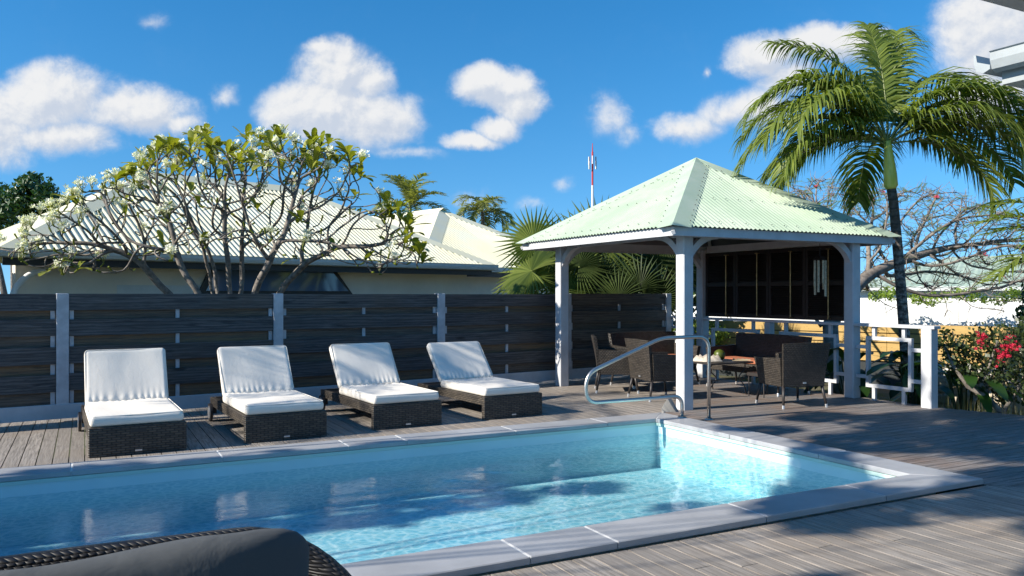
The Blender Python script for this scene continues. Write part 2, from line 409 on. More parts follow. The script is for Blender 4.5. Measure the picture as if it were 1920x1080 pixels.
# ------------------------------------------------------------------ terrain
PX0, PX1, PY0, PY1, CW = -2.6, 5.90, 4.25, 7.60, .34
g = MB(); GZ = -.45; B = 1500
g.add([(-B,-B,GZ),(B,-B,GZ),(B,PY0-.1,GZ),(-B,PY0-.1,GZ)], [(0,1,2,3)])
g.add([(-B,PY1+.1,GZ),(B,PY1+.1,GZ),(B,B,GZ),(-B,B,GZ)], [(0,1,2,3)])
g.add([(-B,PY0-.1,GZ),(PX0-.1,PY0-.1,GZ),(PX0-.1,PY1+.1,GZ),(-B,PY1+.1,GZ)], [(0,1,2,3)])
g.add([(PX1+.1,PY0-.1,GZ),(B,PY0-.1,GZ),(B,PY1+.1,GZ),(PX1+.1,PY1+.1,GZ)], [(0,1,2,3)])
g.build('ground', M['ground'], kind='structure')

# ------------------------------------------------------------------ pool
OX0, OX1, OY0, OY1 = PX0-CW, PX1+CW, PY0-CW, PY1+CW
pool = thing('swimming_pool', (2, 6, 0), 'rectangular blue swimming pool edged with grey stone coping', 'swimming pool')
BZ = -.52
s = MB(); T = .1
s.box(PX0-T, PX1+T, PY0-T, PY1+T, BZ-T, BZ)
s.box(PX0-T, PX0, PY0-T, PY1+T, BZ, .005); s.box(PX1, PX1+T, PY0-T, PY1+T, BZ, .005)
s.box(PX0, PX1, PY0-T, PY0, BZ, .005); s.box(PX0, PX1, PY1, PY1+T, BZ, .005)
s.build('basin', M['liner'], pool)
s = MB()
s = MB(); r0, r1, rt = -.03, .002, .022
s.box(PX0, PX1-rt, PY1-rt, PY1-.001, r0, r1); s.box(PX0, PX1-rt, PY0+.001, PY0+rt, r0, r1); s.box(PX1-rt, PX1-.001, PY0+.001, PY1-.001, r0, r1)
s.build('liner_rail', M['linerrail'], pool)
rng = random.Random(3)
s = MB(); g_ = .005
def slab(poly, a):
    z0, z1, b = .008, .05, .006
    c = V((sum(p[0] for p in poly)/4, sum(p[1] for p in poly)/4))
    ins = []
    for p in poly:
        ins.append((p[0]+(b if p[0] < c.x else -b), p[1]+(b if p[1] < c.y else -b)))
    s.add([(*p, z0) for p in poly]+[(*p, z1-b) for p in poly]+[(*p, z1) for p in ins],
          [(3,2,1,0),(8,9,10,11)]+[(i,(i+1)%4,4+(i+1)%4,4+i) for i in range(4)]+[(4+i,4+(i+1)%4,8+(i+1)%4,8+i) for i in range(4)], a)
nj = [-1.37, -.19, .99, 2.17, 2.755, 3.935, 5.1]
fj = sorted(line_x(u, 7.72) for u in (134, 412, 645, 753, 955, 1125)); fj = [fj[0]-1.1, fj[0]-.55] + fj
xs = [OX0]+[x for x in nj if x > OX0]+[OX1]
for i in range(len(xs)-1):
    a, b = xs[i]+g_, xs[i+1]-g_
    last = i == len(xs)-2
    slab([(a,OY0),(b+g_ if last else b,OY0),(PX1-.03 if last else b,PY0+.03),(a,PY0+.03)], rng.random()+.01)
xs = [OX0]+fj+[OX1]
for i in range(len(xs)-1):
    a, b = xs[i]+g_, xs[i+1]-g_
    last = i == len(xs)-2
    slab([(a,PY1-.03),(PX1-.03 if last else b,PY1-.03),(b+g_ if last else b,OY1),(a,OY1)], rng.random()+.01)
ys = [OY0, 5.2, 6.35, OY1]
for i in range(3):
    a, b = ys[i], ys[i+1]
    p = [(PX1-.03, (PY0+.03 if i == 0 else a)+g_), (OX1, a+g_*2), (OX1, b-g_*2), (PX1-.03, (PY1-.03 if i == 2 else b)-g_)]
    slab(p, rng.random()+.01)
s.build('coping', M['stone'], pool)
s = MB()
s.box(OX0, OX1-.01, OY0+.01, PY0+.02, .006, .046); s.box(OX0, OX1-.01, PY1-.02, OY1-.01, .006, .046); s.box(PX1-.02, OX1-.01, PY0+.02, PY1-.02, .006, .046)
s.build('grout', M['grout'], pool)
s = MB(); s.box(OX1-.2, OX1-.1, 7.0, 7.14, .0505, .052); s.build('skimmer_lid', M['stone'], pool)
# water
WZ = -.125
def wave(x, y):
    a = .35+.65*max(0, min(1, (x-.2)/2.2))
    p = V((x*1.0, y*1.25, .3))
    return a*(.0040*mnoise.noise(p*2.3)+.0034*mnoise.noise(p*5.1+V((3,1,2)))+.0020*mnoise.noise(p*11.0)+.0008*mnoise.noise(p*23.0))
st = .03; nx = int((PX1-PX0)/st); ny = int((PY1-PY0)/st)
vs = [(lerp(PX0,PX1,i/nx), lerp(PY0,PY1,j/ny), WZ+wave(lerp(PX0,PX1,i/nx), lerp(PY0,PY1,j/ny))) for j in range(ny+1) for i in range(nx+1)]
fs = [(j*(nx+1)+i, j*(nx+1)+i+1, (j+1)*(nx+1)+i+1, (j+1)*(nx+1)+i) for j in range(ny) for i in range(nx)]
def f_water(n, b):
    out = n.n['Material Output']; n.n.remove(b)
    o = n.obj()
    nb = n.bump(n.noise(n.scale(o, (1, 1.3, 1)), 34, 3, .5), .12, .01)
    ci = n.m('ABSOLUTE', n.vm('DOT_PRODUCT', nb, n.new('ShaderNodeNewGeometry').outputs['Incoming'], 1))
    fz = n.m('ADD', .02, n.m('MULTIPLY', n.m('POWER', n.m('SUBTRACT', 1.0, ci, clamp=True), 5.0), .98))
    gl = n.new('ShaderNodeBsdfGlossy'); gl.inputs['Roughness'].default_value = .02; n.put(gl.inputs['Normal'], nb)
    tr = n.new('ShaderNodeBsdfTransparent')
    # caustic light painted into the water tint: thin bright filaments between duller cells
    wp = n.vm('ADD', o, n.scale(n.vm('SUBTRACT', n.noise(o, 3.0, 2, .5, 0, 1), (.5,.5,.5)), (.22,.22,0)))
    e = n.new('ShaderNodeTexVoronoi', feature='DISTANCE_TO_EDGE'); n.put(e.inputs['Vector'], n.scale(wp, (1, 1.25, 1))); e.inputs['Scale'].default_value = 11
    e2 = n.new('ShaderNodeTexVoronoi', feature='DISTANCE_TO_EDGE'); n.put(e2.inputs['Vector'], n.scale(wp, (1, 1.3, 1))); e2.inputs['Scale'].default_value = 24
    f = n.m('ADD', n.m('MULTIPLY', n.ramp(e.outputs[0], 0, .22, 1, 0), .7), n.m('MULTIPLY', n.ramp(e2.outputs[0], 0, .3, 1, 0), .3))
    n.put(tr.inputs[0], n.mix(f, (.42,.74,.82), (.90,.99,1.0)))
    mx = n.new('ShaderNodeMixShader'); n.put(mx.inputs[0], fz); n.l.new(tr.outputs[0], mx.inputs[1]); n.l.new(gl.outputs[0], mx.inputs[2])
    n.l.new(mx.outputs[0], out.inputs[0])
M['water'] = material('rippled pool water', f_water)
MB().add(vs, fs).build('pool_water', M['water'], smooth=True, kind='structure')

# ------------------------------------------------------------------ deck
BW, GAP = .128, .009
rng = random.Random(11)
def board(mb, pts, a):  # pts: 4 xy corners CCW
    z0, z1 = -.028, 0.0
    mb.add([(*p, z0) for p in pts]+[(*p, z1) for p in pts], [(4,5,6,7),(0,1,5,4),(1,2,6,5),(2,3,7,6),(3,0,4,7)], a)
def fence_y(x): return 10.77+.129*(x+.86)
dx0, clear = -5.0, .02
far = MB(); x = dx0
while x < 10.2:
    a, b = x+GAP/2, x+BW-GAP/2
    lo = lambda q: OY1+clear+max(0, q-(OX1+clear))
    hi = lambda q: fence_y(q)+.35
    if lo(b) < hi(b)-.02:
        ya, yb = hi(a), hi(b); cut = rng.uniform(.25, .8)
        ym = lerp(max(lo(a), lo(b)), min(ya, yb), cut)
        v1, v2 = rng.random()+.01, rng.random()+.01
        board(far, [(a,lo(a)),(b,lo(b)),(b,ym-.003),(a,ym-.003)], v1); board(far, [(a,ym+.003),(b,ym+.003),(b,yb),(a,ya)], v2)
    x += BW
far.build('deck_behind_pool', M['deck_y'], kind='structure')
near = MB(); x = dx0
while x < 11.4:
    a, b = x+GAP/2, x+BW-GAP/2
    hi = lambda q: OY0-clear-max(0, q-(OX1+clear))
    lo_ = -1.5
    if hi(b) > lo_+.1:
        cuts = [lo_]; y = lo_+rng.uniform(.6, 2.4)
        while y < min(hi(a), hi(b))-.3: cuts.append(y); y += rng.uniform(1.6, 2.8)
        for i, c0 in enumerate(cuts):
            v1 = rng.random()+.01
            if i < len(cuts)-1: board(near, [(a,c0+.003),(b,c0+.003),(b,cuts[i+1]-.003),(a,cuts[i+1]-.003)], v1)
            else: board(near, [(a,c0+.003),(b,c0+.003),(b,hi(b)),(a,hi(a))], v1)
    x += BW
near.build('deck_before_pool', M['deck_y'], kind='structure')
def edge_x(y): return 9.98 + max(0, 6.8-y)*.33
right = MB(); y = -1.2
while y < 13:
    a, b = y+GAP/2, y+BW-GAP/2
    def lo(q):
        base = OX1+clear+.004
        if q < OY0-clear: return base+(OY0-clear-q)
        if q > OY1+clear: return base+(q-OY1-clear)
        return base
    if lo(a) < edge_x(a)-.05 or lo(b) < edge_x(b)-.05:
        hi_ = min(edge_x(a), edge_x(b)) if y > 6.7 else edge_x(b)
        cut = rng.uniform(7.4, 9.4)
        v1, v2 = rng.random()+.01, rng.random()+.01
        if max(lo(a), lo(b)) < cut-.2:
            board(right, [(lo(a),a),(cut-.003,a),(cut-.003,b),(lo(b),b)], v1); board(right, [(cut+.003,a),(hi_,a),(hi_,b),(cut+.003,b)], v2)
        elif max(lo(a), lo(b)) < hi_-.02: board(right, [(lo(a),a),(hi_,a),(hi_,b),(lo(b),b)], v1)
    y += BW
right.build('deck_beside_pool', M['deck_x'], kind='structure')
MB().add([(9.99,6.8,-.4),(10.6,4.9,-.4),(12.3,-.5,-.4),(12.3,-.5,-.03),(10.58,4.9,-.03),(9.97,6.8,-.03)], [(0,1,4,5),(1,2,3,4)]).build('deck_edge', M['darktrim'], kind='structure')

# ------------------------------------------------------------------ boundary fence
fa = math.atan(.129); fd = V((math.cos(fa), math.sin(fa), 0)); fn_ = V((-math.sin(fa), math.cos(fa), 0)); f0 = V((-.86, 10.77, 0))
def fence_s(u):
    k = (u-960)/F      # solve R = k D along the fence line
    return -(f0.dot(RT)-k*f0.dot(FW))/(fd.dot(RT)-k*fd.dot(FW))
fence = thing('garden_fence', (3, 11.2, 0), 'dark weathered horizontal board fence with pale posts behind the loungers', 'fence')
FM = Matrix.Translation(f0) @ Matrix.Rotation(fa, 4, 'Z')
posts = [fence_s(u) for u in (117, 521, 826, 1064, 1252)]
sp = posts[1]-posts[0]; posts = [posts[0]-2*sp, posts[0]-sp]+posts
print('fence posts', [round(p,2) for p in posts])
rng = random.Random(5)
rows = [(1.305,1.50),(1.01,1.205),(.685,.885),(.36,.56)]
for i, p in enumerate(posts):
    MB().bbox(p-.065, p+.065, -.035, .085, .05, 1.505, .006).xf(FM).build('post', M['postpaint'], fence)
    if i == len(posts)-1: break
    a, b = p+.068, posts[i+1]-.068
    brown = 1 if i >= 5 else 0
    for (z0, z1) in rows:
        j = rng.uniform(-.006, .006)
        MB().box(a-.002, b+.002, -.012+j*.3, .012, z0+j, z1+j, (.35*rng.random()+.02) if not brown else rng.uniform(.55,.8)).xf(FM).build('front_board', M['fence'], fence)
    m = MB()
    for k, (z0, z1) in enumerate([(1.17,1.36),(.84,1.05),(.52,.73),(.20,.40)]):
        m.box(a, b, .038, .060, z0, z1, rng.uniform(.7,1.0) if not brown else rng.uniform(.6,.8))
    m.box(a, b, .0635, .07, .2, 1.45, .02)
    m.xf(FM).build('rear_boards', M['fence'], fence)
    for q in (a+.03, (a+b)/2, b-.03):
        MB().box(q-.022, q+.022, .0125, .036, .21, 1.47).xf(FM).build('spacer', M['postpaint'], fence)
MB().bbox(posts[0]-.1, posts[-1]+.1, -.045, -.006, .045, .215, .006).xf(FM).build('kickboard', M['white'], fence)

# ------------------------------------------------------------------ roofs
def roof_face(mb, A, B, QA, QB, pitch, amp, overhang=.04, thick=.0):
    A, B, QA, QB = V(A), V(B), V(QA), V(QB)
    e = (B-A).normalized(); L = (B-A).length
    nrm = (B-A).cross(QA-A).normalized()
    if nrm.z < 0: nrm = -nrm
    wv = nrm.cross(e)
    if wv.z < 0: wv = -wv
    h = (QA-A).dot(wv); xa = (QA-A).dot(e); xb = (QB-A).dot(e)
    def top(x):
        t = h
        if x < xa: t = h*x/xa
        if x > xb: t = min(t, h*(L-x)/(L-xb))
        return max(0, t)
    seg = 6; nn = int(L/pitch)*seg
    b0 = len(mb.v)
    for i in range(nn+1):
        x = L*i/nn; o = nrm*(amp*math.sin(2*math.pi*x/pitch)+amp)
        mb.v.append(tuple(A+e*x-wv*overhang+o)); mb.v.append(tuple(A+e*x+wv*top(x)+o))
    for i in range(nn):
        k = b0+i*2; mb.f.append((k, k+2, k+3, k+1)); mb.a.append(0.0)
def hip_cap(mb, corner, apex, e1, e2, width, lift, limit=None):
    # folded sheet along corner->apex; e1/e2 = eave directions away from the corner on both faces
    corner, apex, e1, e2 = V(corner), V(apex), V(e1), V(e2)
    n = 14; b0 = len(mb.v)
    lo = (apex-corner); horiz = V((lo.x, lo.y, 0)).normalized()
    for i in range(n+1):
        t = -.02+1.02*i/n; p = corner+(apex-corner)*t
        wd = width if limit is None else min(width, max(0.01, limit*(1-t)))
        for q in (p+e1*wd+V((0,0,lift*.75)), p+V((0,0,lift*1.5)), p+e2*wd+V((0,0,lift*.75))): mb.v.append(tuple(q))
    for i in range(n):
        for k in (0, 1):
            a = b0+i*3+k; mb.f.append((a, a+1, a+4, a+3)); mb.a.append(0.0)
def under(mb, pts, dz=-.03):
    mb.add([(p[0],p[1],p[2]+dz) for p in pts], [tuple(range(len(pts)))])

# ------------------------------------------------------------------ gazebo
EX0, EX1, EY0, EY1, EZ = 6.42, 10.53, 7.93, 11.88, 2.35
AP = V((8.47, 9.90, 3.60))
gz = thing('gazebo', (8.4, 9.7, 0), 'open pool gazebo with pale green corrugated pyramid roof on four pale posts', 'gazebo')
cor = [V((EX0,EY0,EZ)), V((EX1,EY0,EZ)), V((EX1,EY1,EZ)), V((EX0,EY1,EZ))]
m = MB()
for i in range(4): roof_face(m, cor[i], cor[(i+1)%4], AP, AP, .077, .011, .03)
roof = m.build('roof', M['roofgreen'], gz, smooth=True)
m = MB()
ed = [V((1,0,0)), V((0,1,0)), V((-1,0,0)), V((0,-1,0))]
for i in range(4): hip_cap(m, cor[i]-(AP-cor[i]).normalized()*.05, AP, ed[i], -ed[i-1], .30, .026, 2.0)
m.build('hip_cap', M['roofgreen'], roof)
m = MB()
for i in range(4):            # screw heads in rows
    A, B = cor[i], cor[(i+1)%4]; e = (B-A).normalized(); L = (B-A).length; mid = (A+B)/2; up = (AP-mid)
    for t in (.04, .36, .68):
        x = .35
        while x < L-.35:
            if abs(x-L/2) < L/2*(1-t)-.3:
                p = A+e*x+up*t+V((0,0,.024)); m.box(p.x-.005, p.x+.005, p.y-.005, p.y+.005, p.z, p.z+.010)
            x += .077*3
    for t in [k*.07+.03 for k in range(13)]:
        for (c0, dr_) in ((A, e), (B, -e)):
            wd = min(.26, 1.9*(1-t)); p = c0+(AP-c0)*t+dr_*wd+V((0,0,.03)); m.box(p.x-.005, p.x+.005, p.y-.005, p.y+.005, p.z, p.z+.010)
m.build('screws', M['darkmetal'], roof)
m = MB()
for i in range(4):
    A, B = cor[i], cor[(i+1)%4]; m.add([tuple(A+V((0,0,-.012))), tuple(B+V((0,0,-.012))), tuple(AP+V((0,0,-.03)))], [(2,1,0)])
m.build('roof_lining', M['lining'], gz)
FB = 2.225; ft = .035
for (x0,x1,y0,y1) in ((EX0+.015,EX1-.015,EY0+.015,EY0+.015+ft),(EX0+.015,EX1-.015,EY1-.015-ft,EY1-.015),(EX0+.015,EX0+.015+ft,EY0+.015+ft,EY1-.015-ft),(EX1-.015-ft,EX1-.015,EY0+.015+ft,EY1-.015-ft)):
    MB().box(x0,x1,y0,y1,FB,EZ-.014).build('fascia', M['white'], gz)
PW = .165
gp = [(6.80,8.19),(9.76,8.03),(9.76,11.25),(6.80,11.25)]
for (x,y) in gp:
    MB().bbox(x, x+PW, y, y+PW, 0, FB+.06, .012).build('post', M['white'], gz)
# ring beams above the posts
bz0, bz1 = FB+.01, FB+.12
for (x0,x1,y0,y1) in ((6.83,9.9,8.20,8.25),(6.83,9.9,11.31,11.36),(6.86,6.91,8.3,11.2),(9.82,9.87,8.3,11.2)):
    MB().box(x0,x1,y0,y1,bz0,bz1).build('beam', M['white'], gz)
for i in range(4):
    MB().tube([cor[i]+V((0,0,-.09)), AP+V((0,0,-.12))], .035, 4).build('rafter', M['white'], gz)
def brace(px, py, dx_, dy_):
    m = MB(); n_ = 12; r = .62; hw = .045
    nx_, ny_ = -dy_, dx_
    b0 = len(m.v)
    for i in range(n_+1):
        a = math.pi/2*i/n_; ax_, az_ = .50, .50
        hx0, z_0 = ax_*(1-math.cos(a))-.05, FB-az_+az_*math.sin(a)
        l = math.hypot(az_*math.cos(a), ax_*math.sin(a))
        for rr in (0, .085):
            hx, z = hx0-az_*math.cos(a)/l*rr, z_0+ax_*math.sin(a)/l*rr
            for sgn in (-1, 1): m.v.append((px+dx_*hx+nx_*hw*sgn, py+dy_*hx+ny_*hw*sgn, z))
    for i in range(n_):
        k = b0+i*4
        for q in ((0,1,5,4),(3,2,6,7),(2,0,4,6),(1,3,7,5)): m.f.append(tuple(k+z for z in q)); m.a.append(0.0)
    m.f.append((b0,b0+2,b0+3,b0+1)); m.a.append(0.0); k = b0+n_*4; m.f.append((k,k+1,k+3,k+2)); m.a.append(0.0)
    m.build('curved_brace', M['white'], gz, smooth=False)
cx = PW/2
brace(6.80+PW, 8.19+cx, 1, 0); brace(6.80+cx, 8.19+PW, 0, 1)
brace(6.80+PW, 11.25+cx, 1, 0); brace(6.80+cx, 11.25, 0, -1)
brace(9.76, 8.03+cx, -1, 0); brace(9.76, 11.25+cx, -1, 0)
# louvred screen between the right posts, resting on the railing
scr = thing('louvre_screen', (9.84, 9.7, 1.08), 'dark brown louvred wind screen filling the right side of the gazebo', 'screen')
sy0, sy1 = 8.205, 11.24
npan = 4
for k in range(npan):
    a, b = lerp(sy0, sy1, k/npan)+.004, lerp(sy0, sy1, (k+1)/npan)-.004
    m = MB(); m.box(9.825,9.865,a,a+.05,1.10,2.22); m.box(9.825,9.865,b-.05,b,1.10,2.22)
    for z in (1.10,1.63,2.16): m.box(9.826,9.864,a+.05,b-.05,z,z+.06)
    m.build('panel_frame', M['louvre'], scr)
    m = MB(); z = 1.175
    while z < 2.15:
        if not 1.60 < z < 1.70: m.hexa([(9.828,a+.051,z),(9.862,a+.051,z+.022),(9.862,b-.051,z+.022),(9.828,b-.051,z),(9.828,a+.051,z+.006),(9.862,a+.051,z+.028),(9.862,b-.051,z+.028),(9.828,b-.051,z+.006)])
        z += .028
    m.box(9.866, 9.870, a+.004, b-.004, 1.11, 2.21); m.build('louvres', M['louvre'], scr)
for u in (1361, 1419, 1482, 1553):
    k = (u-960)/F; X = 9.79; Y = X*(RT.x-k*FW.x)/(k*FW.y-RT.y)
    m = MB().tube([(X,Y,1.14),(X,Y,2.16)], .011, 8); rd = m.build('rod', M['brass'], scr)
    MB().box(X-.015,X+.04,Y-.035,Y+.035,2.16,2.175).build('rod_bracket', M['brass'], rd); MB().box(X-.012,X+.035,Y-.012,Y+.012,1.12,1.14).build('rod_bracket', M['brass'], rd)
# wind chime
wc = thing('wind_chime', (9.45, 8.35, 1.6), 'bamboo wind chime hanging before the dark louvred screen', 'wind chime')
m = MB().tube([(9.45,8.35,2.05),(9.45,8.35,2.235)], .004, 5); m.build('cord', M['darkmetal'], wc)
m = MB().tube([(9.45,8.35,2.00),(9.45,8.35,2.05)], [.10,.06], 14); m.build('cap', M['louvre'], wc)
M['bamboo'] = material('dry bamboo', col=(.55,.45,.30), rough=.7, var=.25, vs=30)
for k in range(7):
    a = k/7*2*math.pi; L = [.42,.34,.50,.38,.46,.33,.52][k]; x, y = 9.45+.075*math.cos(a), 8.35+.075*math.sin(a)
    MB().tube([(x,y,1.985),(x,y,1.985-L)], .016, 8).build('chime_tube', M['bamboo'], wc)

# ------------------------------------------------------------------ railing with square fretwork
RX = 9.84
rail = thing('deck_railing', (9.84, 9, 0), 'pale wooden deck railing with square fretwork panels', 'railing')
MB().bbox(RX-.07, RX+.07, 6.78, 8.03, 1.04, 1.082, .006).build('top_rail', M['white'], rail)
MB().bbox(RX-.06, RX+.06, 8.20, 11.25, 1.04, 1.08, .006).build('top_rail', M['white'], rail)
MB().bbox(RX-.06, RX+.06, 11.42, 12.7, 1.04, 1.08, .006).build('top_rail', M['white'], rail)
MB().bbox(RX-.075, RX+.075, 6.82, 6.97, 0, 1.04, .01).build('post', M['white'], rail)
MB().bbox(RX-.06, RX+.06, 9.66, 9.78, 0, 1.04, .01).build('post', M['white'], rail)
def fret(a, b):
    m = MB(); x0, x1 = RX-.025, RX+.025; t = .05
    ia, ib, za, zb = a+.17, b-.17, .18, .90
    m.box(x0,x1,ia,ib,za,za+t); m.box(x0,x1,ia,ib,zb-t,zb); m.box(x0,x1,ia,ia+t,za+t,zb-t); m.box(x0,x1,ib-t,ib,za+t,zb-t)
    for z in (.30,.72): m.box(x0+.004,x1-.004,a,ia,z,z+t); m.box(x0+.004,x1-.004,ib,b,z,z+t)
    for y in (ia+.1, ib-.15):
        m.box(x0+.004,x1-.004,y,y+t,0,za); m.box(x0+.004,x1-.004,y,y+t,zb,1.04)
    m.build('fretwork', M['white'], rail)
fret(6.97, 8.03); fret(8.20, 9.66); fret(9.78, 11.25); fret(11.42, 12.5)

# ------------------------------------------------------------------ handrail
def bend(pts, r=.1, n=7):
    pts = [V(p) for p in pts]; out = [pts[0]]
    for i in range(1, len(pts)-1):
        a, b, c = pts[i-1], pts[i], pts[i+1]; rr = min(r[i] if isinstance(r, dict) else r, (a-b).length*.49, (c-b).length*.49)
        p, q = b+(a-b).normalized()*rr, b+(c-b).normalized()*rr
        for k in range(n+1):
            t = k/n; out.append((p.lerp(b, t)).lerp(b.lerp(q, t), t))
    return out+[pts[-1]]
hy = 7.5
hr = thing('pool_handrail', (6.3, hy, 0), 'curved stainless steel handrail over the pool corner', 'handrail')
pts = bend([(6.20,hy,.05),(6.20,hy,.30),(4.86,hy,.30),(4.86,hy,.62),(5.90,hy,.99),(6.61,hy,.99),(6.61,hy,0)], {1:.22,2:.22,3:.25,4:.12,5:.17}, 10)
MB().tube(pts, .022, 14).build('tube', M['steel'], hr, smooth=True)
for x, z in ((6.20,.05),(6.61,0)):
    MB().tube([(x,hy,z+.001),(x,hy,z+.008),(x,hy,z+.016)], [.055,.05,.028], 20).build('flange', M['steel'], hr, smooth=False)

# ------------------------------------------------------------------ sun loungers
def wrinkle(amp, seam=None, sd=0):
    def fn(q):
        d = mnoise.noise(V((q.x*3+sd, q.y*2, q.z*5)))*amp
        r = V((q.x, q.y, q.z+d*(1 if q.z > 0 else .2)))
        if seam is not None:
            k = math.exp(-abs(q.y-seam)*24)*math.sin(q.x*85+3*math.sin(q.x*9+sd))*.0065
            r.z += k if q.z > 0 else 0
            r.y += k*.8
        return r
    return fn
def lounger(lean, sd, label):
    W = .84; L = 1.82; t = thing('sun_lounger', (0,0,0), label, 'sun lounger', 'sun loungers in a row before the fence')
    m = MB(); m.bbox(0,W,0,.06,.005,.275,.008)
    m.bbox(0,.05,.061,L,.175,.272,.006); m.bbox(W-.05,W,.061,L,.175,.272,.006); m.bbox(.051,W-.051,L-.05,L,.175,.272,.006)
    m.bbox(.051,W-.051,.062,L-.055,.235,.262,.004)
    m.build('wicker_base', M['wick'], t)
    for x in (.0, W-.05):
        MB().bbox(x+.004,x+.046,L-.16,L-.06,.09,.174,.004).build('wheel_bracket', M['darkmetal'], t)
    for x in (-.032, W+.004):
        w_ = MB().tube([(x,L-.11,.105),(x+.028,L-.11,.105)], .105, 24).build('wheel', M['darkmetal'], t)
        MB().tube([(x-.004,L-.11,.105),(x+.032,L-.11,.105)], .075, 20).build('hub_cap', M['silver'], w_)
    MB().bbox(W*.42,W*.58,-.004,-.0005,.205,.24,.001).build('handle_slot', M['darkmetal'], t)
    MB().bbox(W*.5-.03,W*.5+.03,-.004,-.0005,.03,.045,.001).build('maker_badge', M['silver'], t)
    hp = 1.16
    m = MB(); m.pillow(W/2-.005, hp/2+.012, .325, W/2-.015, hp/2+.004, .052, .038, (64,30,5), wrinkle(.012, .56, sd))
    seatc = m.build('seat_cushion', M['fabric'], t, smooth=True)
    Lb = .63
    m = MB(); m.pillow(0, Lb/2, .05, W/2-.02, Lb/2, .052, .04, (64,24,5), wrinkle(.016, -Lb/2+.03, sd+4))
    RM = Matrix.Translation((W/2-.005, hp+.035, .315)) @ Matrix.Rotation(lean, 4, 'X')
    bc = m.xf(RM).build('back_cushion', M['fabric'], t, smooth=True)
    def pipe(hx, y0, y1, z, X): 
        r = .035; P_ = []
        for (cx_, cy_, a0) in ((hx-r,y1-r,0),(-hx+r,y1-r,90),(-hx+r,y0+r,180),(hx-r,y0+r,270)):
            for k in range(5): a = R(a0+k*22.5); P_.append(X @ V((cx_+r*math.cos(a), cy_+r*math.sin(a), z)))
        return MB().tube(P_+[P_[0]], .0045, 5, cap=False)
    pipe(W/2-.026, .012, Lb-.012, .092, RM).build('piping', M['fabric'], bc, smooth=True)
    pipe(W/2-.022, .022, hp, .370, Matrix.Translation((W/2-.005,0,0))).build('piping', M['fabric'], seatc, smooth=True)
    m = MB(); m.box(-W/2+.06, W/2-.06, .02, .62, -.035, -.008)
    m.xf(RM).build('back_frame', M['wick'], t)
    m = MB().tube([RM @ V((0,.42,-.03)), V((W/2, hp+.42, .25))], .012, 6); m.build('back_strut', M['darkmetal'], t)
    return t
spots = [((.02,8.33), 2.0, 60, 'leftmost sun lounger with its backrest nearly upright, both white cushions free of frond shadows'),
         ((1.41,8.42), 3.0, 56, 'second sun lounger from the left, one long thin shadow across its white backrest'),
         ((2.79,8.58), 3.5, 53, 'third sun lounger from the left, feathery frond shadow on its upper backrest'),
         ((4.18,8.66), 4.5, 48, 'rightmost sun lounger nearest the gazebo, crossed shadows over its backrest')]
for i, (p, a, ln, lb) in enumerate(spots):
    t = lounger(R(ln), i*3.3, lb); t.location = (p[0], p[1], 0); t.rotation_euler.z = R(a)

# ------------------------------------------------------------------ wicker chairs, sofas, table
def wicker_seat(name, label, cat, group, width=.66, cushion=False, loc=(0,0,0), rz=0, leghs=.3):
    t = thing(name, loc, label, cat, group, rz=1e-6+rz); w2 = width/2; d2 = .31
    def panel(q): return MB().hexa(q)
    n_ = 8; m = MB()       # back: curved, flaring outwards
    rows_ = []
    for iz in range(7):
        z = lerp(leghs-.02, .85, iz/6); fl = (iz/6)**1.4
        for side in (0, 1):
            for ix in range(n_+1):
                u = ix/n_*2-1; y = -d2+.02-.10*fl+.03*u*u*fl+(.045 if side else 0)
                m.v.append((u*(w2-.03+.05*fl)*(1 if not side else .97), y, z+(.012*(1-u*u) if iz == 6 else 0)))
    W_ = n_+1
    for iz in range(6):
        for ix in range(n_):
            a = iz*2*W_+ix; m.f.append((a, a+1, a+2*W_+1, a+2*W_)); m.f.append((a+W_+1, a+W_, a+3*W_, a+3*W_+1)); m.a += [0.0]*2
        for ix in (0, n_):
            a = iz*2*W_+ix; m.f.append((a, a+2*W_, a+3*W_, a+W_)); m.a.append(0.0)
    a = 12*W_
    for ix in range(n_): m.f.append((a+ix, a+ix+1, a+W_+ix+1, a+W_+ix)); m.a.append(0.0)
    m.build('backrest', M['wickdark'], t)
    for s_ in (-1, 1):
        m = MB(); xo, xi = s_*(w2-.03), s_*(w2-.075)
        xo2, xi2 = s_*(w2+.015), s_*(w2-.045)
        q = [(xi,-d2+.07,leghs-.02),(xo,-d2+.07,leghs-.02),(xo,d2-.04,leghs-.02),(xi,d2-.04,leghs-.02),(xi2,-d2+.03,.66),(xo2,-d2+.03,.66),(xo2,d2+.02,.635),(xi2,d2+.02,.635)]
        m.hexa(q if s_ > 0 else [q[1],q[0],q[3],q[2],q[5],q[4],q[7],q[6]]).build('armrest', M['wickdark'], t)
    MB().bbox(-w2+.076, w2-.076, -d2+.07, d2-.02, leghs-.02, .42, .015).build('seat', M['wickdark'], t)
    if cushion:
        MB().pillow(0, .03, .452, w2-.08, d2-.05, .03, .025, (14,8,3)).build('seat_cushion', M['terra'], t, smooth=True)
    for sx in (-1, 1):
        for sy in (-1, 1):
            x, y = sx*(w2-.05), sy*(d2-.05)
            lg = MB().tube([(x,y,leghs),(x+sx*.035,y+sy*.05,.03)], [.022,.015], 8).build('leg', M['darkmetal'], t, smooth=True)
            MB().tube([(x+sx*.034,y+sy*.049,.045),(x+sx*.038,y+sy*.054,0)], [.018,.018], 8).build('foot_cap', M['silver'], lg)
    MB().bbox(-.025, .025, -d2+.0035, -d2+.0105, leghs+.02, leghs+.04, .002).build('oval_badge', M['silver'], t)
    return t
grp = 'wicker armchairs in the gazebo'
wicker_seat('wicker_armchair', 'brown wicker armchair seen from behind, just left of the gazebo front post', 'armchair', grp, .66, False, (7.28, 9.33, 0), R(-90-8))
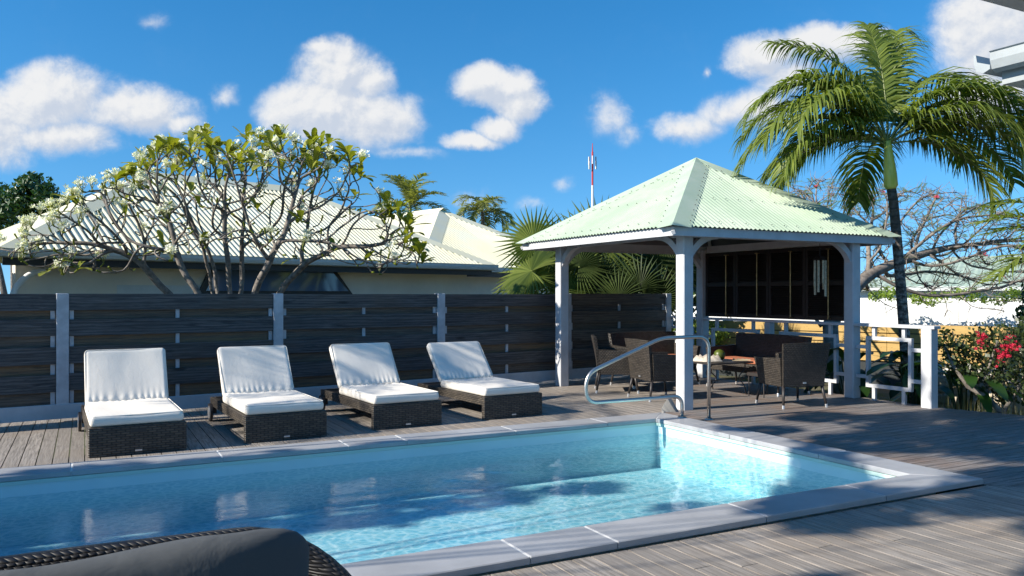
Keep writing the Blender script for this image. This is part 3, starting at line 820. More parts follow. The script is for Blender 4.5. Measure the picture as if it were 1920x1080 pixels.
wicker_seat('wicker_armchair', 'brown wicker armchair seen side on beside the left rear gazebo post', 'armchair', grp, .66, False, (7.25, 10.33, 0), R(-90-32))
wicker_seat('wicker_armchair', 'near black wicker armchair in front, right of the handrail, back turned to the pool', 'armchair', grp, .68, False, (8.42, 7.93, 0), R(-12))
wicker_seat('wicker_loveseat', 'dark wicker loveseat standing against the board fence inside the gazebo', 'sofa', None, 1.35, True, (8.32, 10.75, 0), R(180))
wicker_seat('wicker_sofa', 'dark wicker sofa with terracotta seat cushion against the right railing', 'sofa', None, 1.55, True, (9.28, 9.45, 0), R(90))
tb = thing('garden_table', (8.35, 9.42, 0), 'dark metal garden table with curved legs in the middle of the gazebo', 'table')
MB().bbox(7.95, 8.78, 8.98, 9.9, .475, .498, .006).build('tabletop', M['darkmetal'], tb)
for (x, y, s1) in ((8.02,9.08,-1),(8.70,9.08,1),(8.02,9.80,-1),(8.70,9.80,1)):
    MB().tube(bend([(x,y,.475),(x,y,.38),(x-s1*.14,y,.27),(x,y,.12),(x+s1*.02,y,.005)], .06, 5), .009, 6).build('leg', M['darkmetal'], tb, smooth=True)
MB().tube([(8.02,9.08,.24),(8.70,9.08,.24)], .007, 6).build('stretcher', M['darkmetal'], tb)
st_ = thing('footstool', (8.95, 8.75, 0), 'low dark metal stool between the garden table and the front armchair', 'stool')
MB().bbox(8.62, 9.05, 8.62, 8.98, .30, .345, .012).build('seat', M['darkmetal'], st_)
for x in (8.65, 9.02):
    for y in (8.65, 8.95): MB().tube([(x,y,.30),(x,y,.0)], .010, 6).build('leg', M['darkmetal'], st_)
# things on the table
m = MB().pillow(0,0,0,.085,.085,.085,.084,(10,10,10)); m.xf(Matrix.Translation((8.42,9.32,.583)))
m.build('green_coconut', material('green coconut skin', col=(.07,.09,.012), rough=.4, var=.3, vs=12), smooth=True, label='green coconut standing on the dark garden table', cat='coconut', origin=(8.42,9.32,.498))
rng = random.Random(2)
m = MB(); nn = 18
m.v.append((8.17,9.30,.52))
for rr in (1,2,3):
    for k in range(nn):
        a = k/nn*2*math.pi; r = rr*.062*(1+.18*math.sin(a*5)); m.v.append((8.17+1.2*r*math.cos(a), 9.30+r*math.sin(a), .502+.004+(.10 if rr == 2 else .045 if rr == 1 else .0)*(.7+.3*math.sin(a*7))))
for k in range(nn):
    k2 = (k+1)%nn; m.f.append((0,1+k,1+k2)); m.a.append(0.0)
    for rr in (0,1): m.f.append((1+rr*nn+k,1+(rr+1)*nn+k,1+(rr+1)*nn+k2,1+rr*nn+k2)); m.a.append(0.0)
m.build('conch_shell', material('pale shell', col=(.62,.55,.46), rough=.5, var=.15, vs=20), smooth=True, label='pale ruffled sea shell lying beside the green coconut on the table', cat='shell', origin=(8.17,9.30,.498))
m = MB()
for k in range(9): 
    a = -.5+k*.14; m.add([(8.52,9.16,.503),(8.52+.28*math.cos(a),9.16+.28*math.sin(a),.506+.02*(k%2)),(8.52+.28*math.cos(a+.14),9.16+.28*math.sin(a+.14),.506+.02*((k+1)%2))],[(0,1,2)])
m.build('woven_mat', material('dry palm weave', col=(.42,.34,.22), rough=.8), label='small fan of dry woven palm on the right of the garden table', cat='fan', origin=(8.52,9.16,.498))

# mesh bag by the handrail foot
m = MB(); b0 = 0
for (u_, v_) in [(i,j) for j in range(5) for i in range(5)]:
    m.v.append((6.22+.055*u_*(1-.15*v_), 7.86+.03*math.sin(u_*1.4)+.01*v_, .052+.055*u_*(v_/4)+.004*math.sin(u_+v_)))
for j in range(4):
    for i in range(4): k = j*5+i; m.f.append((k,k+1,k+6,k+5)); m.a.append(0.0)
m.build('leaf_net', material('grey mesh', col=(.28,.27,.25), rough=.8), label='small grey mesh net lying on the coping at the foot of the handrail', cat='net', origin=(6.3,7.86,.05))

# ------------------------------------------------------------------ foreground sofa
fs_ = thing('wicker_outdoor_sofa', (-.4, 2.2, 0), 'black round-cornered wicker outdoor sofa in the foreground, seen from its seat side', 'sofa')
m = MB(); prof = []
for k in range(13):        # outline of the back seen from the front: rounds off at its right end
    a = k/12*math.pi/2; prof.append((.42+.34*math.sin(a), .80-.30*(1-math.cos(a))))
prof = [(x-.03, z-.03) for x, z in [(-2.2,.775),(-1.4,.79),(-.6,.80),(0,.805)]+prof+[(.78,.365),(.78,.125)]]
m.tube([(x, 2.50-.30*max(0,(x-.42)/.36)**2, z) for x, z in prof], .038, 12)
m.build('rolled_back_rim', M['wickblack'], fs_, smooth=True)
m = MB(); b0 = 0; pp = prof
for (x, z) in pp:
    y = 2.50-.30*max(0,(x-.42)/.36)**2
    m.v += [(x, y-.03, z), (x, y-.03, .06), (x, y+.03, z), (x, y+.03, .06)]
for i in range(len(pp)-1):
    k = i*4; m.f += [(k,k+1,k+5,k+4),(k+2,k+6,k+7,k+3)]; m.a += [0.0,0.0]
m.build('back_panel', M['wickblack'], fs_)
MB().bbox(-2.1,.70,1.55,2.44,.06,.32,.03).build('seat_base', M['wickblack'], fs_)
for x in (-1.12, -.25, .38): pass
MB().pillow(-.7,1.98,.39,1.36,.42,.07,.06,(20,10,4)).build('seat_cushion', M['greyfab'], fs_, smooth=True)
def throw(q):
    x = q.x
    q = V((q.x, q.y*(1-.25*(x/.76)**4), q.z))
    if q.y > 0: q.y += -.12*math.cos(x/.76*math.pi/2)**2*(1 if True else 0) + (.035 if x > .58 else 0)*((x-.58)/.18)
    q.z *= (1-.55*abs(x/.76)**6)
    q.z += .012*mnoise.noise(V((x*4, q.y*4, 0)))
    return q
m = MB().pillow(0,0,0,.80,.24,.085,.075,(40,20,6),throw)
m.xf(Matrix.Translation((-.25,2.20,.745)) @ Matrix.Rotation(R(3),4,'Z') @ Matrix.Rotation(R(8.5),4,'Y') @ Matrix.Rotation(R(72),4,'X'))
m.build('scatter_cushion', M['greyfab'], None, smooth=True, label='large slate grey cushion leaning on the foreground sofa back', cat='cushion', origin=(-.02,2.2,.46))

# ------------------------------------------------------------------ foliage helpers
def frond(mb, mr, base, az, el, L, droop, rng, nl=46, ll=.62, lw=.030, hang=.9, stem=.16, seg=4, rr=.017, curl=0.0):
    """one feather frond: az in radians (world), el start elevation, droop total bend"""
    p = V(base); n_ = 24; pts = [p.copy()]; tans = []
    for i in range(n_):
        t = i/n_; e = el-droop*t**1.25; a_ = az+curl*t
        d = V((math.cos(a_)*math.cos(e), math.sin(a_)*math.cos(e), math.sin(e)))
        tans.append(d); p = p+d*(L/n_); pts.append(p.copy())
    tans.append(tans[-1])
    mr.tube(pts, [lerp(rr, .003, (i/n_)**.8) for i in range(n_+1)], 5)
    for k in range(nl):
        t = stem+(1-stem)*(k+rng.random()*.5)/nl
        f = t*n_; i = min(int(f), n_-1); q = pts[i].lerp(pts[i+1], f-i); tg = tans[i]
        sidev = tg.cross(V((0,0,1)))
        if sidev.length < .15: sidev = V((-math.sin(az), math.cos(az), 0))
        sidev.normalize(); upv = sidev.cross(tg).normalized()
        tt = (t-stem)/(1-stem)
        le = ll*(.45+.55*math.sin(math.pi*min(1,(tt*.85+.12))))*rng.uniform(.85,1.1)
        for sg in (-1, 1):
            d = (sidev*sg*rng.uniform(.75,1.0)+tg*lerp(.35,.95,tt)+upv*rng.uniform(.05,.5)).normalized()
            b0 = len(mb.v); c = q.copy(); va = rng.random()*.9+.05
            wn = d.cross(upv).normalized(); ws = lw*rng.uniform(.8,1.2); tw = rng.uniform(-.5,.5)
            h = hang*rng.uniform(.6,1.35)
            for s_ in range(seg+1):
                u = s_/seg; wd = ws*(.55+.45*math.sin(math.pi*min(1,u*1.3+.12)))*(1-u**3) if s_ < seg else .002
                wv = (wn*math.cos(tw)+upv*math.sin(tw))
                mb.v.append(tuple(c-wv*wd*.5)); mb.v.append(tuple(c+wv*wd*.5))
                d2 = (d+V((0,0,-1))*h*u*1.6).normalized(); c = c+d2*(le/seg)
            for s_ in range(seg):
                z = b0+s_*2; mb.f.append((z,z+1,z+3,z+2)); mb.a.append(va)
def feather_palm(name, base, crown, fronds, label, mats, group=None, rt=.085, shaft=.72, seed=1, part='frond', cat='palm tree', **kw):
    rng = random.Random(seed); base, crown = V(base), V(crown)
    t = thing(name, tuple(base), label, cat, group)
    n_ = 14; pts = []
    for i in range(n_+1):
        u = i/n_; p = base.lerp(crown, u); p += V((RT.x,RT.y,0))*.05*math.sin(math.pi*u)*(crown-base).length*.12; pts.append(p)
    cut = crown-(crown-base).normalized()*shaft
    tp = [p for p in pts if p.z < cut.z-.05]+[cut]
    MB().tube(tp, [rt*(1.25 if i == 0 else 1.0-.22*i/len(tp)) for i in range(len(tp))], 14).build('trunk', mats['trunk'], t, smooth=True)
    if shaft > .1:
        ax = (crown-cut); rs = rt*1.12
        MB().tube([cut-ax*.01, cut+ax*.06, cut+ax*.3, cut+ax*.7, cut+ax*1.0], [rt*.8, rs*1.05, rs, rs*.72, rs*.5], 14).build('crownshaft', M['shaft'], t, smooth=True)
    for fr in fronds:
        az, el, L, dr_ = fr[:4]; kk = dict(kw)
        if len(fr) > 4: kk.update(fr[4])
        mb, mr = MB(), MB()
        frond(mb, mr, crown+V((0,0,-.05)), az, R(el), L, R(dr_), rng, **kk)
        f = mb.build(part, mats['leaf'], t, smooth=True); mr.build('stalk', M['rachis'], f, smooth=True)
    return t
def caz(deg):                      # azimuth measured from camera-right, anticlockwise from above
    a = R(deg); d = RT*math.cos(a)+FW*math.sin(a); return math.atan2(d.y, d.x)
PM = dict(trunk=M['ptrunk'], leaf=M['palm'])
pb = at(1706, 735, 12.5); pb.z = -.45
main = feather_palm('feather_palm', pb, at(1664, 264, 12.25), [
    (caz(182), 62, 2.75, 128), (caz(172), 38, 2.7, 118), (caz(200), 30, 2.35, 112), (caz(160), 55, 2.6, 120), (caz(208), 55, 2.4, 130),
    (caz(190), 12, 1.75, 70, dict(hang=.55)),
    (caz(60), 80, 2.8, 62), (caz(150), 76, 2.6, 70), (caz(100), 72, 2.4, 90), (caz(20), 74, 2.3, 105),
    (caz(5), 48, 3.0, 118), (caz(10), 30, 3.1, 85), (caz(-12), 34, 2.5, 120), (caz(18), 28, 2.9, 92), (caz(-35), 45, 2.3, 135), (caz(35), 45, 2.7, 110),
    (caz(-5), 10, 2.0, 95), (caz(195), 50, 2.6, 125), (caz(168), 22, 2.3, 105), (caz(178), 75, 2.4, 125), (caz(0), 62, 2.7, 130), (caz(90), 88, 2.2, 40), (caz(130), 30, 2.3, 110), (caz(80), 25, 2.2, 110), (caz(-25), 62, 2.5, 140)],
    'tall feather palm over the right corner of the gazebo roof, with yellow-green crownshaft', PM, seed=4, nl=74, ll=.78, lw=.038, hang=1.3)
# second feather palm: only its fronds enter at the right edge
rp = at(2080, 560, 9.5); rp.z = -.45
feather_palm('feather_palm', rp, at(2075, 455, 9.5), [(caz(182), 25, 1.45, 45, dict(hang=.35)), (caz(176), 0, 1.4, 40, dict(hang=.35)),(caz(178), 34, 1.55, 55, dict(hang=.5)), (caz(188), 12, 1.5, 60, dict(hang=.5)), (caz(165), 52, 1.5, 75), (caz(200), 40, 1.3, 90), (caz(20), 45, 1.5, 100), (caz(80), 60, 1.5, 90), (caz(-60), 40, 1.3, 90)],
    'low feather palm whose dark fronds reach in from the right edge of the picture', PM, shaft=.25, seed=9, nl=38, ll=.5, lw=.032, rt=.07)
# palms behind the far house
CM = dict(trunk=M['barkpale'], leaf=M['palmfar'])
for i, (u, v, D, lb) in enumerate(((768, 398, 62, 'far coconut palm with upright windswept crown left of the other one, behind the cream roof'),
                                   (905, 405, 66, 'far coconut palm with drooping rounded crown right of the other one, behind the cream roof'))):
    c = at(u, v-8, D); b = V((c.x, c.y, GZ)); rg = random.Random(20+i); fr = []
    for k in range(18):
        a = k*137.5; e = rg.uniform(25, 88) if i == 0 else rg.uniform(5, 75)
        fr.append((R(a), e, rg.uniform(2.9,3.6) if i == 0 else rg.uniform(2.7,3.3), rg.uniform(60,95) if i == 0 else rg.uniform(90,140), dict(curl=.3)))
    feather_palm('coconut_palm', b, c, fr, lb, CM, group='coconut palms behind the cream roof', rt=.18, shaft=0, seed=30+i, nl=26, ll=.95, lw=.12, hang=.6, seg=2, rr=.04)

def fan_leaf(mb, mr, root, c, nrm, up, r, rng, n_=38, spread=R(150), split=.46):
    c, nrm, up = V(c), V(nrm).normalized(), V(up).normalized()
    up = (up-nrm*up.dot(nrm)).normalized(); sd = nrm.cross(up)
    mr.tube([V(root), V(root).lerp(c, .5)+V((0,0,.06)), c], .014, 5)
    base = len(mb.v); prev = None
    for k in range(n_):
        a = lerp(-spread, spread, k/(n_-1)); wd = spread*2/(n_-1)*.5
        va = rng.random()*.9+.05; rr = r*(1-.22*abs(a/spread)**2)*rng.uniform(.93,1.04)
        dirv = up*math.cos(a)+sd*math.sin(a)
        side = -up*math.sin(a)+sd*math.cos(a)
        fold = nrm*.02*r
        m1 = c+dirv*rr*split; hw = rr*split*math.tan(wd); tip = c+dirv*rr-V((0,0,1))*.10*r*rng.uniform(.3,1.6)+nrm*rng.uniform(-.05,.05)*r
        b0 = len(mb.v)
        mb.v += [tuple(c), tuple(m1-side*hw-fold), tuple(m1+fold*1.5), tuple(m1+side*hw-fold), tuple(tip)]
        mb.f += [(b0,b0+1,b0+2),(b0,b0+2,b0+3),(b0+1,b0+4,b0+2),(b0+2,b0+4,b0+3)]; mb.a += [va]*4
def fan_palm(label, root, leaves, mat, group, seed):
    rng = random.Random(seed); t = thing('fan_palm', (root[0], root[1], GZ), label, 'fan palm', group)
    MB().tube([(root[0],root[1],GZ),(root[0],root[1],root[2])], [.16,.13], 10).build('trunk', M['bark'], t, smooth=True)
    for (u, v, D, r, na, ne, ua) in leaves:
        # na: facing azimuth (camera degrees), ne: facing elevation, ua: leaf axis angle in the picture (90 = up)
        c = at(u, v, D); a = caz(na); nv = V((math.cos(a)*math.cos(R(ne)), math.sin(a)*math.cos(R(ne)), math.sin(R(ne))))
        upv = RT*math.cos(R(ua))+V((0,0,1))*math.sin(R(ua))
        mb, mr = MB(), MB(); fan_leaf(mb, mr, root, c, nv, upv, r, rng)
        f = mb.build('leaf', mat, t); mr.build('stalk', M['rachis'], f, smooth=True)
    return t
r1 = at(1090, 560, 16.5); r1.z = 1.0
fan_palm('bright fan palm showing above and left of the gazebo roof', r1, [
    (1120,455,16,1.15,250,10,100),(1035,480,16.2,1.1,255,15,120),(1085,470,16.8,1.1,260,5,108),
    (1000,455,15.6,.9,250,15,118),(996,508,15.2,.95,225,40,150),(1000,545,15.6,.95,240,35,165),(1060,520,16,.85,250,30,130),(1100,500,15.8,.6,270,10,90),(1000,520,15.3,.5,250,20,275),
    (1068,548,15.4,.7,270,20,80),(1150,520,15.8,.8,270,20,70),(1180,470,17,1.0,270,5,70),(1225,430,18.5,1.1,280,5,80)], M['fan'], 'fan palms behind the fence', 1)
r2 = at(1200, 580, 16.0); r2.z = .8
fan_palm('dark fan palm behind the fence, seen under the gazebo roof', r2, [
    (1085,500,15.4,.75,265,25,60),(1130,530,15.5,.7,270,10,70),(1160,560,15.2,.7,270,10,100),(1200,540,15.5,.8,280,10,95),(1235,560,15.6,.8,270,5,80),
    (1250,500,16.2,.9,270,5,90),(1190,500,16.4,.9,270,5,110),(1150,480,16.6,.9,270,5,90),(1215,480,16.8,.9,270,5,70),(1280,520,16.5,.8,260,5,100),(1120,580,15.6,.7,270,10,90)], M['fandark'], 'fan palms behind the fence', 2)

def colonize(roots, targets, step, kill, infl, grav=0.0, iters=200, inertia=.35, fan=False, jit=.12):
    nodes = [V(r) for r in roots]; par = [-1]*len(nodes)
    dirs = [((r-nodes[0]).normalized()*1.1+V((0,0,.45))).normalized() if fan and i else V((0,0,1)) for i, r in enumerate(nodes)]
    T = np.array([tuple(t) for t in targets]); alive = np.ones(len(T), bool)
    NP = np.array([tuple(p) for p in nodes])
    for _ in range(iters):
        if not alive.any(): break
        A = T[alive]; d = np.linalg.norm(A[:,None,:]-NP[None,:,:], axis=2); j = d.argmin(1); dm = d[np.arange(len(A)), j]
        acc = {}
        for k in range(len(A)):
            if dm[k] < infl: acc.setdefault(int(j[k]), []).append(V(tuple(A[k]-NP[j[k]])).normalized())
        if not acc: break
        new = []
        for k, ds in acc.items():
            v = V((0,0,0))
            for q in ds: v += q
            v = v.normalized()+dirs[k]*inertia+V((0,0,grav))+V((rng.uniform(-1,1),rng.uniform(-1,1),rng.uniform(-1,1)))*jit
            if v.length < 1e-3: continue
            v.normalize(); new.append((nodes[k]+v*step, k, v))
        added = 0
        for (p, k, v) in new:
            if np.min(np.linalg.norm(NP-np.array(tuple(p)), axis=1)) < step*.35: continue
            nodes.append(p); par.append(k); dirs.append(v); NP = np.vstack([NP, np.array([tuple(p)])]); added += 1
        idx = np.where(alive)[0]; d = np.linalg.norm(T[idx][:,None,:]-NP[None,:,:], axis=2).min(1)
        alive[idx[d < kill]] = False
        if not added: break
    return nodes, par, dirs
def branch_mesh(mb, nodes, par, tip, power, maxr, seg=6):
    n_ = len(nodes); kids = [[] for _ in range(n_)]
    for i, p in enumerate(par):
        if p >= 0: kids[p].append(i)
    rad = [0]*n_
    for i in range(n_-1, -1, -1):
        rad[i] = tip if not kids[i] else min(maxr, sum(rad[k]**power for k in kids[i])**(1/power))
    done = set()
    def chain(i, start):
        pts, rs = ([nodes[start], nodes[i]], [min(rad[start], rad[i]*1.25), rad[i]]) if start >= 0 else ([nodes[i]], [rad[i]])
        while kids[i]:
            ks = sorted(kids[i], key=lambda k: -rad[k])
            for o_ in ks[1:]: stack.append((o_, i))
            i = ks[0]; pts.append(nodes[i]); rs.append(rad[i])
        if len(pts) > 2:     # smooth
            sm = [pts[0]]+[pts[k]*.5+(pts[k-1]+pts[k+1])*.25 for k in range(1, len(pts)-1)]+[pts[-1]]; pts = sm
        if len(pts) > 1: mb.tube(pts, rs, seg)
    stack = [(i, -1) for i in range(n_) if par[i] < 0]
    while stack: i, s0 = stack.pop(); chain(i, s0)
    return kids, rad
def interp(tab, x):
    if x <= tab[0][0]: return tab[0][1]
    for (a, b), (c, d) in zip(tab, tab[1:]):
        if x <= c: return lerp(b, d, (x-a)/(c-a))
    return tab[-1][1]
# plumeria behind the fence
rng = random.Random(8); PD = 12.6
topc = [(5,470),(60,430),(160,365),(240,330),(300,290),(400,268),(500,280),(600,272),(665,310),(720,385),(770,440),(795,490)]
botc = [(5,480),(100,525),(250,520),(420,470),(560,500),(700,520),(795,500)]
tg = []
for _ in range(1750):
    u = rng.uniform(8, 790)
    if u < 210 and rng.random() < .45: continue
    t_ = interp(topc, u); b_ = interp(botc, u)
    v = lerp(t_, b_, rng.random()**1.25*.95); hw = 1.2*(1-abs(u-430)/520)
    if mnoise.noise(V((u*.011, v*.016, 3.1))) < -.22 and rng.random() < .8: continue
    tg.append(at(u, v, PD+rng.uniform(-1, 1)*hw-.4*(1-u/900)))
root = at(440, 590, PD); root.z = .55
sub = at(400, 575, PD-.1); sub2 = at(470, 575, PD+.1)
base_ = [root]; par0 = [-1]
for (u_, dd, vv) in ((330,.3,566),(372,-.5,552),(405,.4,545),(430,-.1,535),(452,.5,538),(478,-.5,545),(520,.2,556),(398,.8,550)):
    q = at(u_, vv, PD+dd); a_ = root.lerp(q, .5)-V((0,0,.05)); base_ += [a_, q]; par0 += [0, len(base_)-2]
nodes, par, dirs = colonize(base_, tg, .105, .125, 1.7, .06, 160, .85, True, .42)
for k_, p_ in enumerate(par0): par[k_] = p_
plum = thing('plumeria_tree', (root.x, root.y, GZ), 'bare-branched plumeria with white flower clusters and a few yellow-green leaves behind the fence', 'tree')
mb = MB(); kids, rad = branch_mesh(mb, nodes, par, .0090, 2.5, .055, 7)
mb.tube([(root.x,root.y,GZ), tuple(root)], [.10,.08], 10)
mb.build('branches', M['bark'], plum, smooth=True)
tips = [i for i in range(len(nodes)) if not kids[i]]
print('plumeria nodes', len(nodes), 'tips', len(tips))
lf, fl, st2 = MB(), MB(), MB()
def oblong(mb, p, d, upv, L, W, va, sag=.25):
    d = V(d).normalized(); side = d.cross(V(upv)); side = side.normalized() if side.length > .05 else d.orthogonal().normalized(); nn = side.cross(d)
    b0 = len(mb.v); prof_ = [(0,.12),(.25,.55),(.5,.9),(.75,1.0),(.92,.6),(1.0,.05)]
    for t, wq in prof_:
        c = V(p)+d*L*t-V((0,0,1))*sag*L*t*t
        mb.v += [tuple(c-side*W*.5*wq+nn*W*.14*wq), tuple(c), tuple(c+side*W*.5*wq+nn*W*.14*wq)]
    for i in range(len(prof_)-1):
        k = b0+i*3; mb.f += [(k,k+1,k+4,k+3),(k+1,k+2,k+5,k+4)]; mb.a += [va]*2
def rdir(rng, zmin=-.3):
    while True:
        q = V((rng.uniform(-1,1),rng.uniform(-1,1),rng.uniform(zmin,1)))
        if .2 < q.length < 1: return q.normalized()
def flower(mb, p, rng, s=.028):
    d = (rdir(rng, .0)+V((0,0,.5))-FW*.3).normalized(); a = d.orthogonal().normalized(); b = d.cross(a)
    for k in range(5):
        an = k*2*math.pi/5; r = a*math.cos(an)+b*math.sin(an); t = a*math.cos(an+.9)+b*math.sin(an+.9)
        b0 = len(mb.v); mb.v += [tuple(p), tuple(V(p)+r*s*.9+d*s*.5), tuple(V(p)+(r+t).normalized()*s*1.35+d*s*.8), tuple(V(p)+t*s*.7+d*s*.35)]
        mb.f.append((b0,b0+1,b0+2,b0+3)); mb.a.append(rng.random()+.01)
for i in tips:
    p = nodes[i]; d = dirs[i]
    u = 960+F*p.dot(RT)/p.dot(FW); v = HZ-(p.z-H)*F/p.dot(FW)
    topness = (v-interp(topc, u))
    st2.tube([p, p+d*.06+V((0,0,.03))], [.012,.015], 6)
    q = p+d*.06+V((0,0,.03))
    pl = (.8 if mnoise.noise(p*1.6) > -.18 else .25) if (topness < 55 and u > 210) else (.14 if u > 350 else .06)
    if topness < 45 and 650 < u: pl = .6
    if rng.random() < pl:
        for k in range(rng.randint(4, 8) if topness < 45 else rng.randint(1, 4)):
            dd = (rdir(rng, -.1)+d*.5+V((0,0,.5))).normalized(); oblong(lf, q, dd, (0,0,1), rng.uniform(.24,.40), rng.uniform(.085,.115), rng.random()+.01, rng.uniform(.1,.6))
    pf = (.6 if topness < 60 else .16) if u < 560 or topness > 60 else .25
    if rng.random() < pf:
        c = q+V((0,0,.10))+rdir(rng, 0)*.04
        for k in range(rng.randint(8, 28)):
            f = c+rdir(rng, -.3)*rng.uniform(.02,.10); flower(fl, f, rng, .031)
            if k % 2 == 0: st2.tube([q, f], [.004,.002], 3, cap=False)
lf.build('leaves', M['plum'], plum, smooth=True); fl.build('flowers', M['petal'], plum); st2.build('twigs', M['plum'], plum)

# generic leafy crown
def leafy(name, label, cat, base, blobs, nleaf, size, mat, seed, trunk=.12, group=None, spots=None, trunkmat='bark', shape=1.6):
    rng = random.Random(seed); t = thing(name, (base[0],base[1],base[2]), label, cat, group)
    mb, tr = MB(), MB()
    tot = sum(b[3]**2 for b in blobs)
    for (x,y,z,r) in blobs:
        tr.tube([V(base), V(base).lerp(V((x,y,z)), .5)+V((0,0,r*.2)), (x,y,z)], [trunk, trunk*.6, trunk*.25], 7)
        for k in range(int(nleaf*r*r/tot)):
            d = rdir(rng, -.9); rr = r*rng.uniform(.55,1.0)*(1+.22*mnoise.noise(V((d.x*2.2+x,d.y*2.2,d.z*2.2))*1.3))
            if mnoise.noise(V((x+d.x*rr, y+d.y*rr, z+d.z*rr))*(2.2/r)) < -.22: continue
            p = V((x,y,z))+V((d.x,d.y,d.z*.85))*rr
            a = (d+rdir(rng,-.8)*.8).normalized(); b = a.orthogonal().normalized(); b = (b*math.cos(k)+a.cross(b)*math.sin(k)); s = size*rng.uniform(.6,1.3); c = a.cross(b)
            b0 = len(mb.v); mb.v += [tuple(p-b*s*shape*.5), tuple(p-c*s*.42+a*s*.1), tuple(p+b*s*shape*.6), tuple(p+c*s*.42+a*s*.1)]; mb.f.append((b0,b0+1,b0+2,b0+3)); mb.a.append(rng.random()*.9+.05)
    mb.build('crown', mat, t); tr.build('trunk', M[trunkmat], t, smooth=True)
    return t
def blobs_at(lst): return [(*at(u,v,D), r) for (u,v,D,r) in lst]
b = at(30, 560, 26); leafy('broadleaf_tree', 'dark green broadleaf tree rising behind the roofs at the far left', 'tree', (b.x,b.y,GZ),
    blobs_at([(20,400,26,.95),(65,370,26,.8),(110,400,26.5,.6),(60,345,26.3,.45),(-30,380,27,1.0),(100,385,26,.5)]), 8200, .105, M['tree'], 5, .14)

# flamboyant tree on the right
rng = random.Random(17); tg = []
tc = [(1440,345),(1560,335),(1650,350),(1760,350),(1850,380),(1960,420)]
for _ in range(1800):
    u = rng.uniform(1440, 1990); v = lerp(interp(tc, u), 545, rng.random()**1.2)
    tg.append(at(u, v, 17.5+rng.uniform(-1.3,1.3)))
for _ in range(30): tg.append(at(rng.uniform(1640,1900), rng.uniform(560,590), 16.4))
fr_ = at(1578, 690, 15.2); fr_.z = GZ
nodes, par, dirs = colonize([fr_, at(1560,650,15.3), at(1540,612,15.5), at(1585,570,15.9)], tg, .17, .20, 9, .02, 140, .5)
par[1], par[2], par[3] = 0, 1, 2
flam = thing('flamboyant_tree', tuple(fr_), 'spreading flat-topped tree with tangled nearly bare branches behind the right side of the gazebo', 'tree')
mb = MB(); kids, rad = branch_mesh(mb, nodes, par, .009, 2.15, .15, 7); mb.build('branches', M['barkpale'], flam, smooth=True)
mb, mp, tw = MB(), MB(), MB()
for i in range(len(nodes)):
    if rad[i] > .03: continue
    for _ in range(2):
        d = (rdir(rng,-.5)+dirs[i]*.5).normalized(); q = nodes[i]+d*rng.uniform(.12,.32); tw.tube([nodes[i], nodes[i].lerp(q,.5)+rdir(rng)*.03, q], [.007,.005,.003], 3, cap=False)
    if rng.random() < .34:
        d = V((rng.uniform(-1,1),rng.uniform(-1,1),rng.uniform(-.1,.25))).normalized(); s_ = d.cross(V((0,0,1))).normalized()
        for k in range(9):
            c = nodes[i]+d*.035*k
            for sg in (-1,1):
                b0 = len(mb.v); q = c+s_*sg*.11+d*.03; mb.v += [tuple(c), tuple((c+q)/2+d*.014), tuple(q), tuple((c+q)/2-d*.014)]; mb.f.append((b0,b0+1,b0+2,b0+3)); mb.a.append(rng.random()+.01)
    if rng.random() < .02:
        for k in range(3): flower(mp, nodes[i]+rdir(rng)*.05, rng, .035)
mb.build('leaves', M['flam'], flam); mp.build('flowers', M['magenta'], flam); tw.build('twigs', M['barkpale'], flam)

# bougainvillea
bb = at(1890, 795, 10.6); bb.z = GZ
bg_ = thing('bougainvillea', tuple(bb), 'bougainvillea with dark leaves and crimson flowers at the right edge of the deck', 'bush')
tr = MB(); c1 = at(1850,745,10.7); c2 = at(1790,690,10.8)
tr.tube([bb, at(1880,775,10.6), c1, at(1815,725,10.7), c2, at(1770,650,10.9)], [.05,.042,.036,.03,.022,.01], 8)
tr.tube([c1, at(1850,700,10.8), at(1870,640,10.8)], [.03,.02,.01], 7); tr.tube([at(1880,775,10.6), at(1925,700,10.9), at(1930,620,11)], [.03,.02,.01], 7)
tr.build('trunk', M['darktrim'] if False else M['bark'], bg_, smooth=True)
mb, mf = MB(), MB(); rng = random.Random(6)
bl = [(1795,665,10.9,.24),(1830,650,11,.27),(1775,640,11.1,.17),(1870,640,11.1,.30),(1900,680,10.9,.30),(1860,700,10.8,.26),(1925,630,11.2,.26),(1945,600,11.4,.24),(1940,730,10.7,.25),(1815,700,10.8,.18),(1885,740,10.8,.16)]
for (u,v,D,r) in bl:
    c0 = at(u,v,D)
    for k in range(int(4200*r*r)+60):
        d = rdir(rng,-.95); p = c0+d*r*rng.uniform(.4,1.08)
        a = rdir(rng,-.8); b_ = a.orthogonal().normalized(); c_ = a.cross(b_); s_ = .027*rng.uniform(.7,1.3)
        b0 = len(mb.v); mb.v += [tuple(p-b_*s_), tuple(p-c_*s_*.7), tuple(p+b_*s_*1.2), tuple(p+c_*s_*.7)]; mb.f.append((b0,b0+1,b0+2,b0+3)); mb.a.append(rng.random()+.01)
        if rng.random() < .07: tr2 = None
for (u,v,n_) in ((1841,633,26),(1888,650,30),(1880,665,30),(1905,652,16),(1838,648,8),(1872,680,10),(1895,636,10)):
    for k in range(n_): flower(mf, at(u+rng.gauss(0,6), v+rng.gauss(0,4.5), 10.62+rng.uniform(-.1,.1)), rng, .020)
mb.build('leaves', M['bush'], bg_); mf.build('flowers', M['magenta'], bg_)

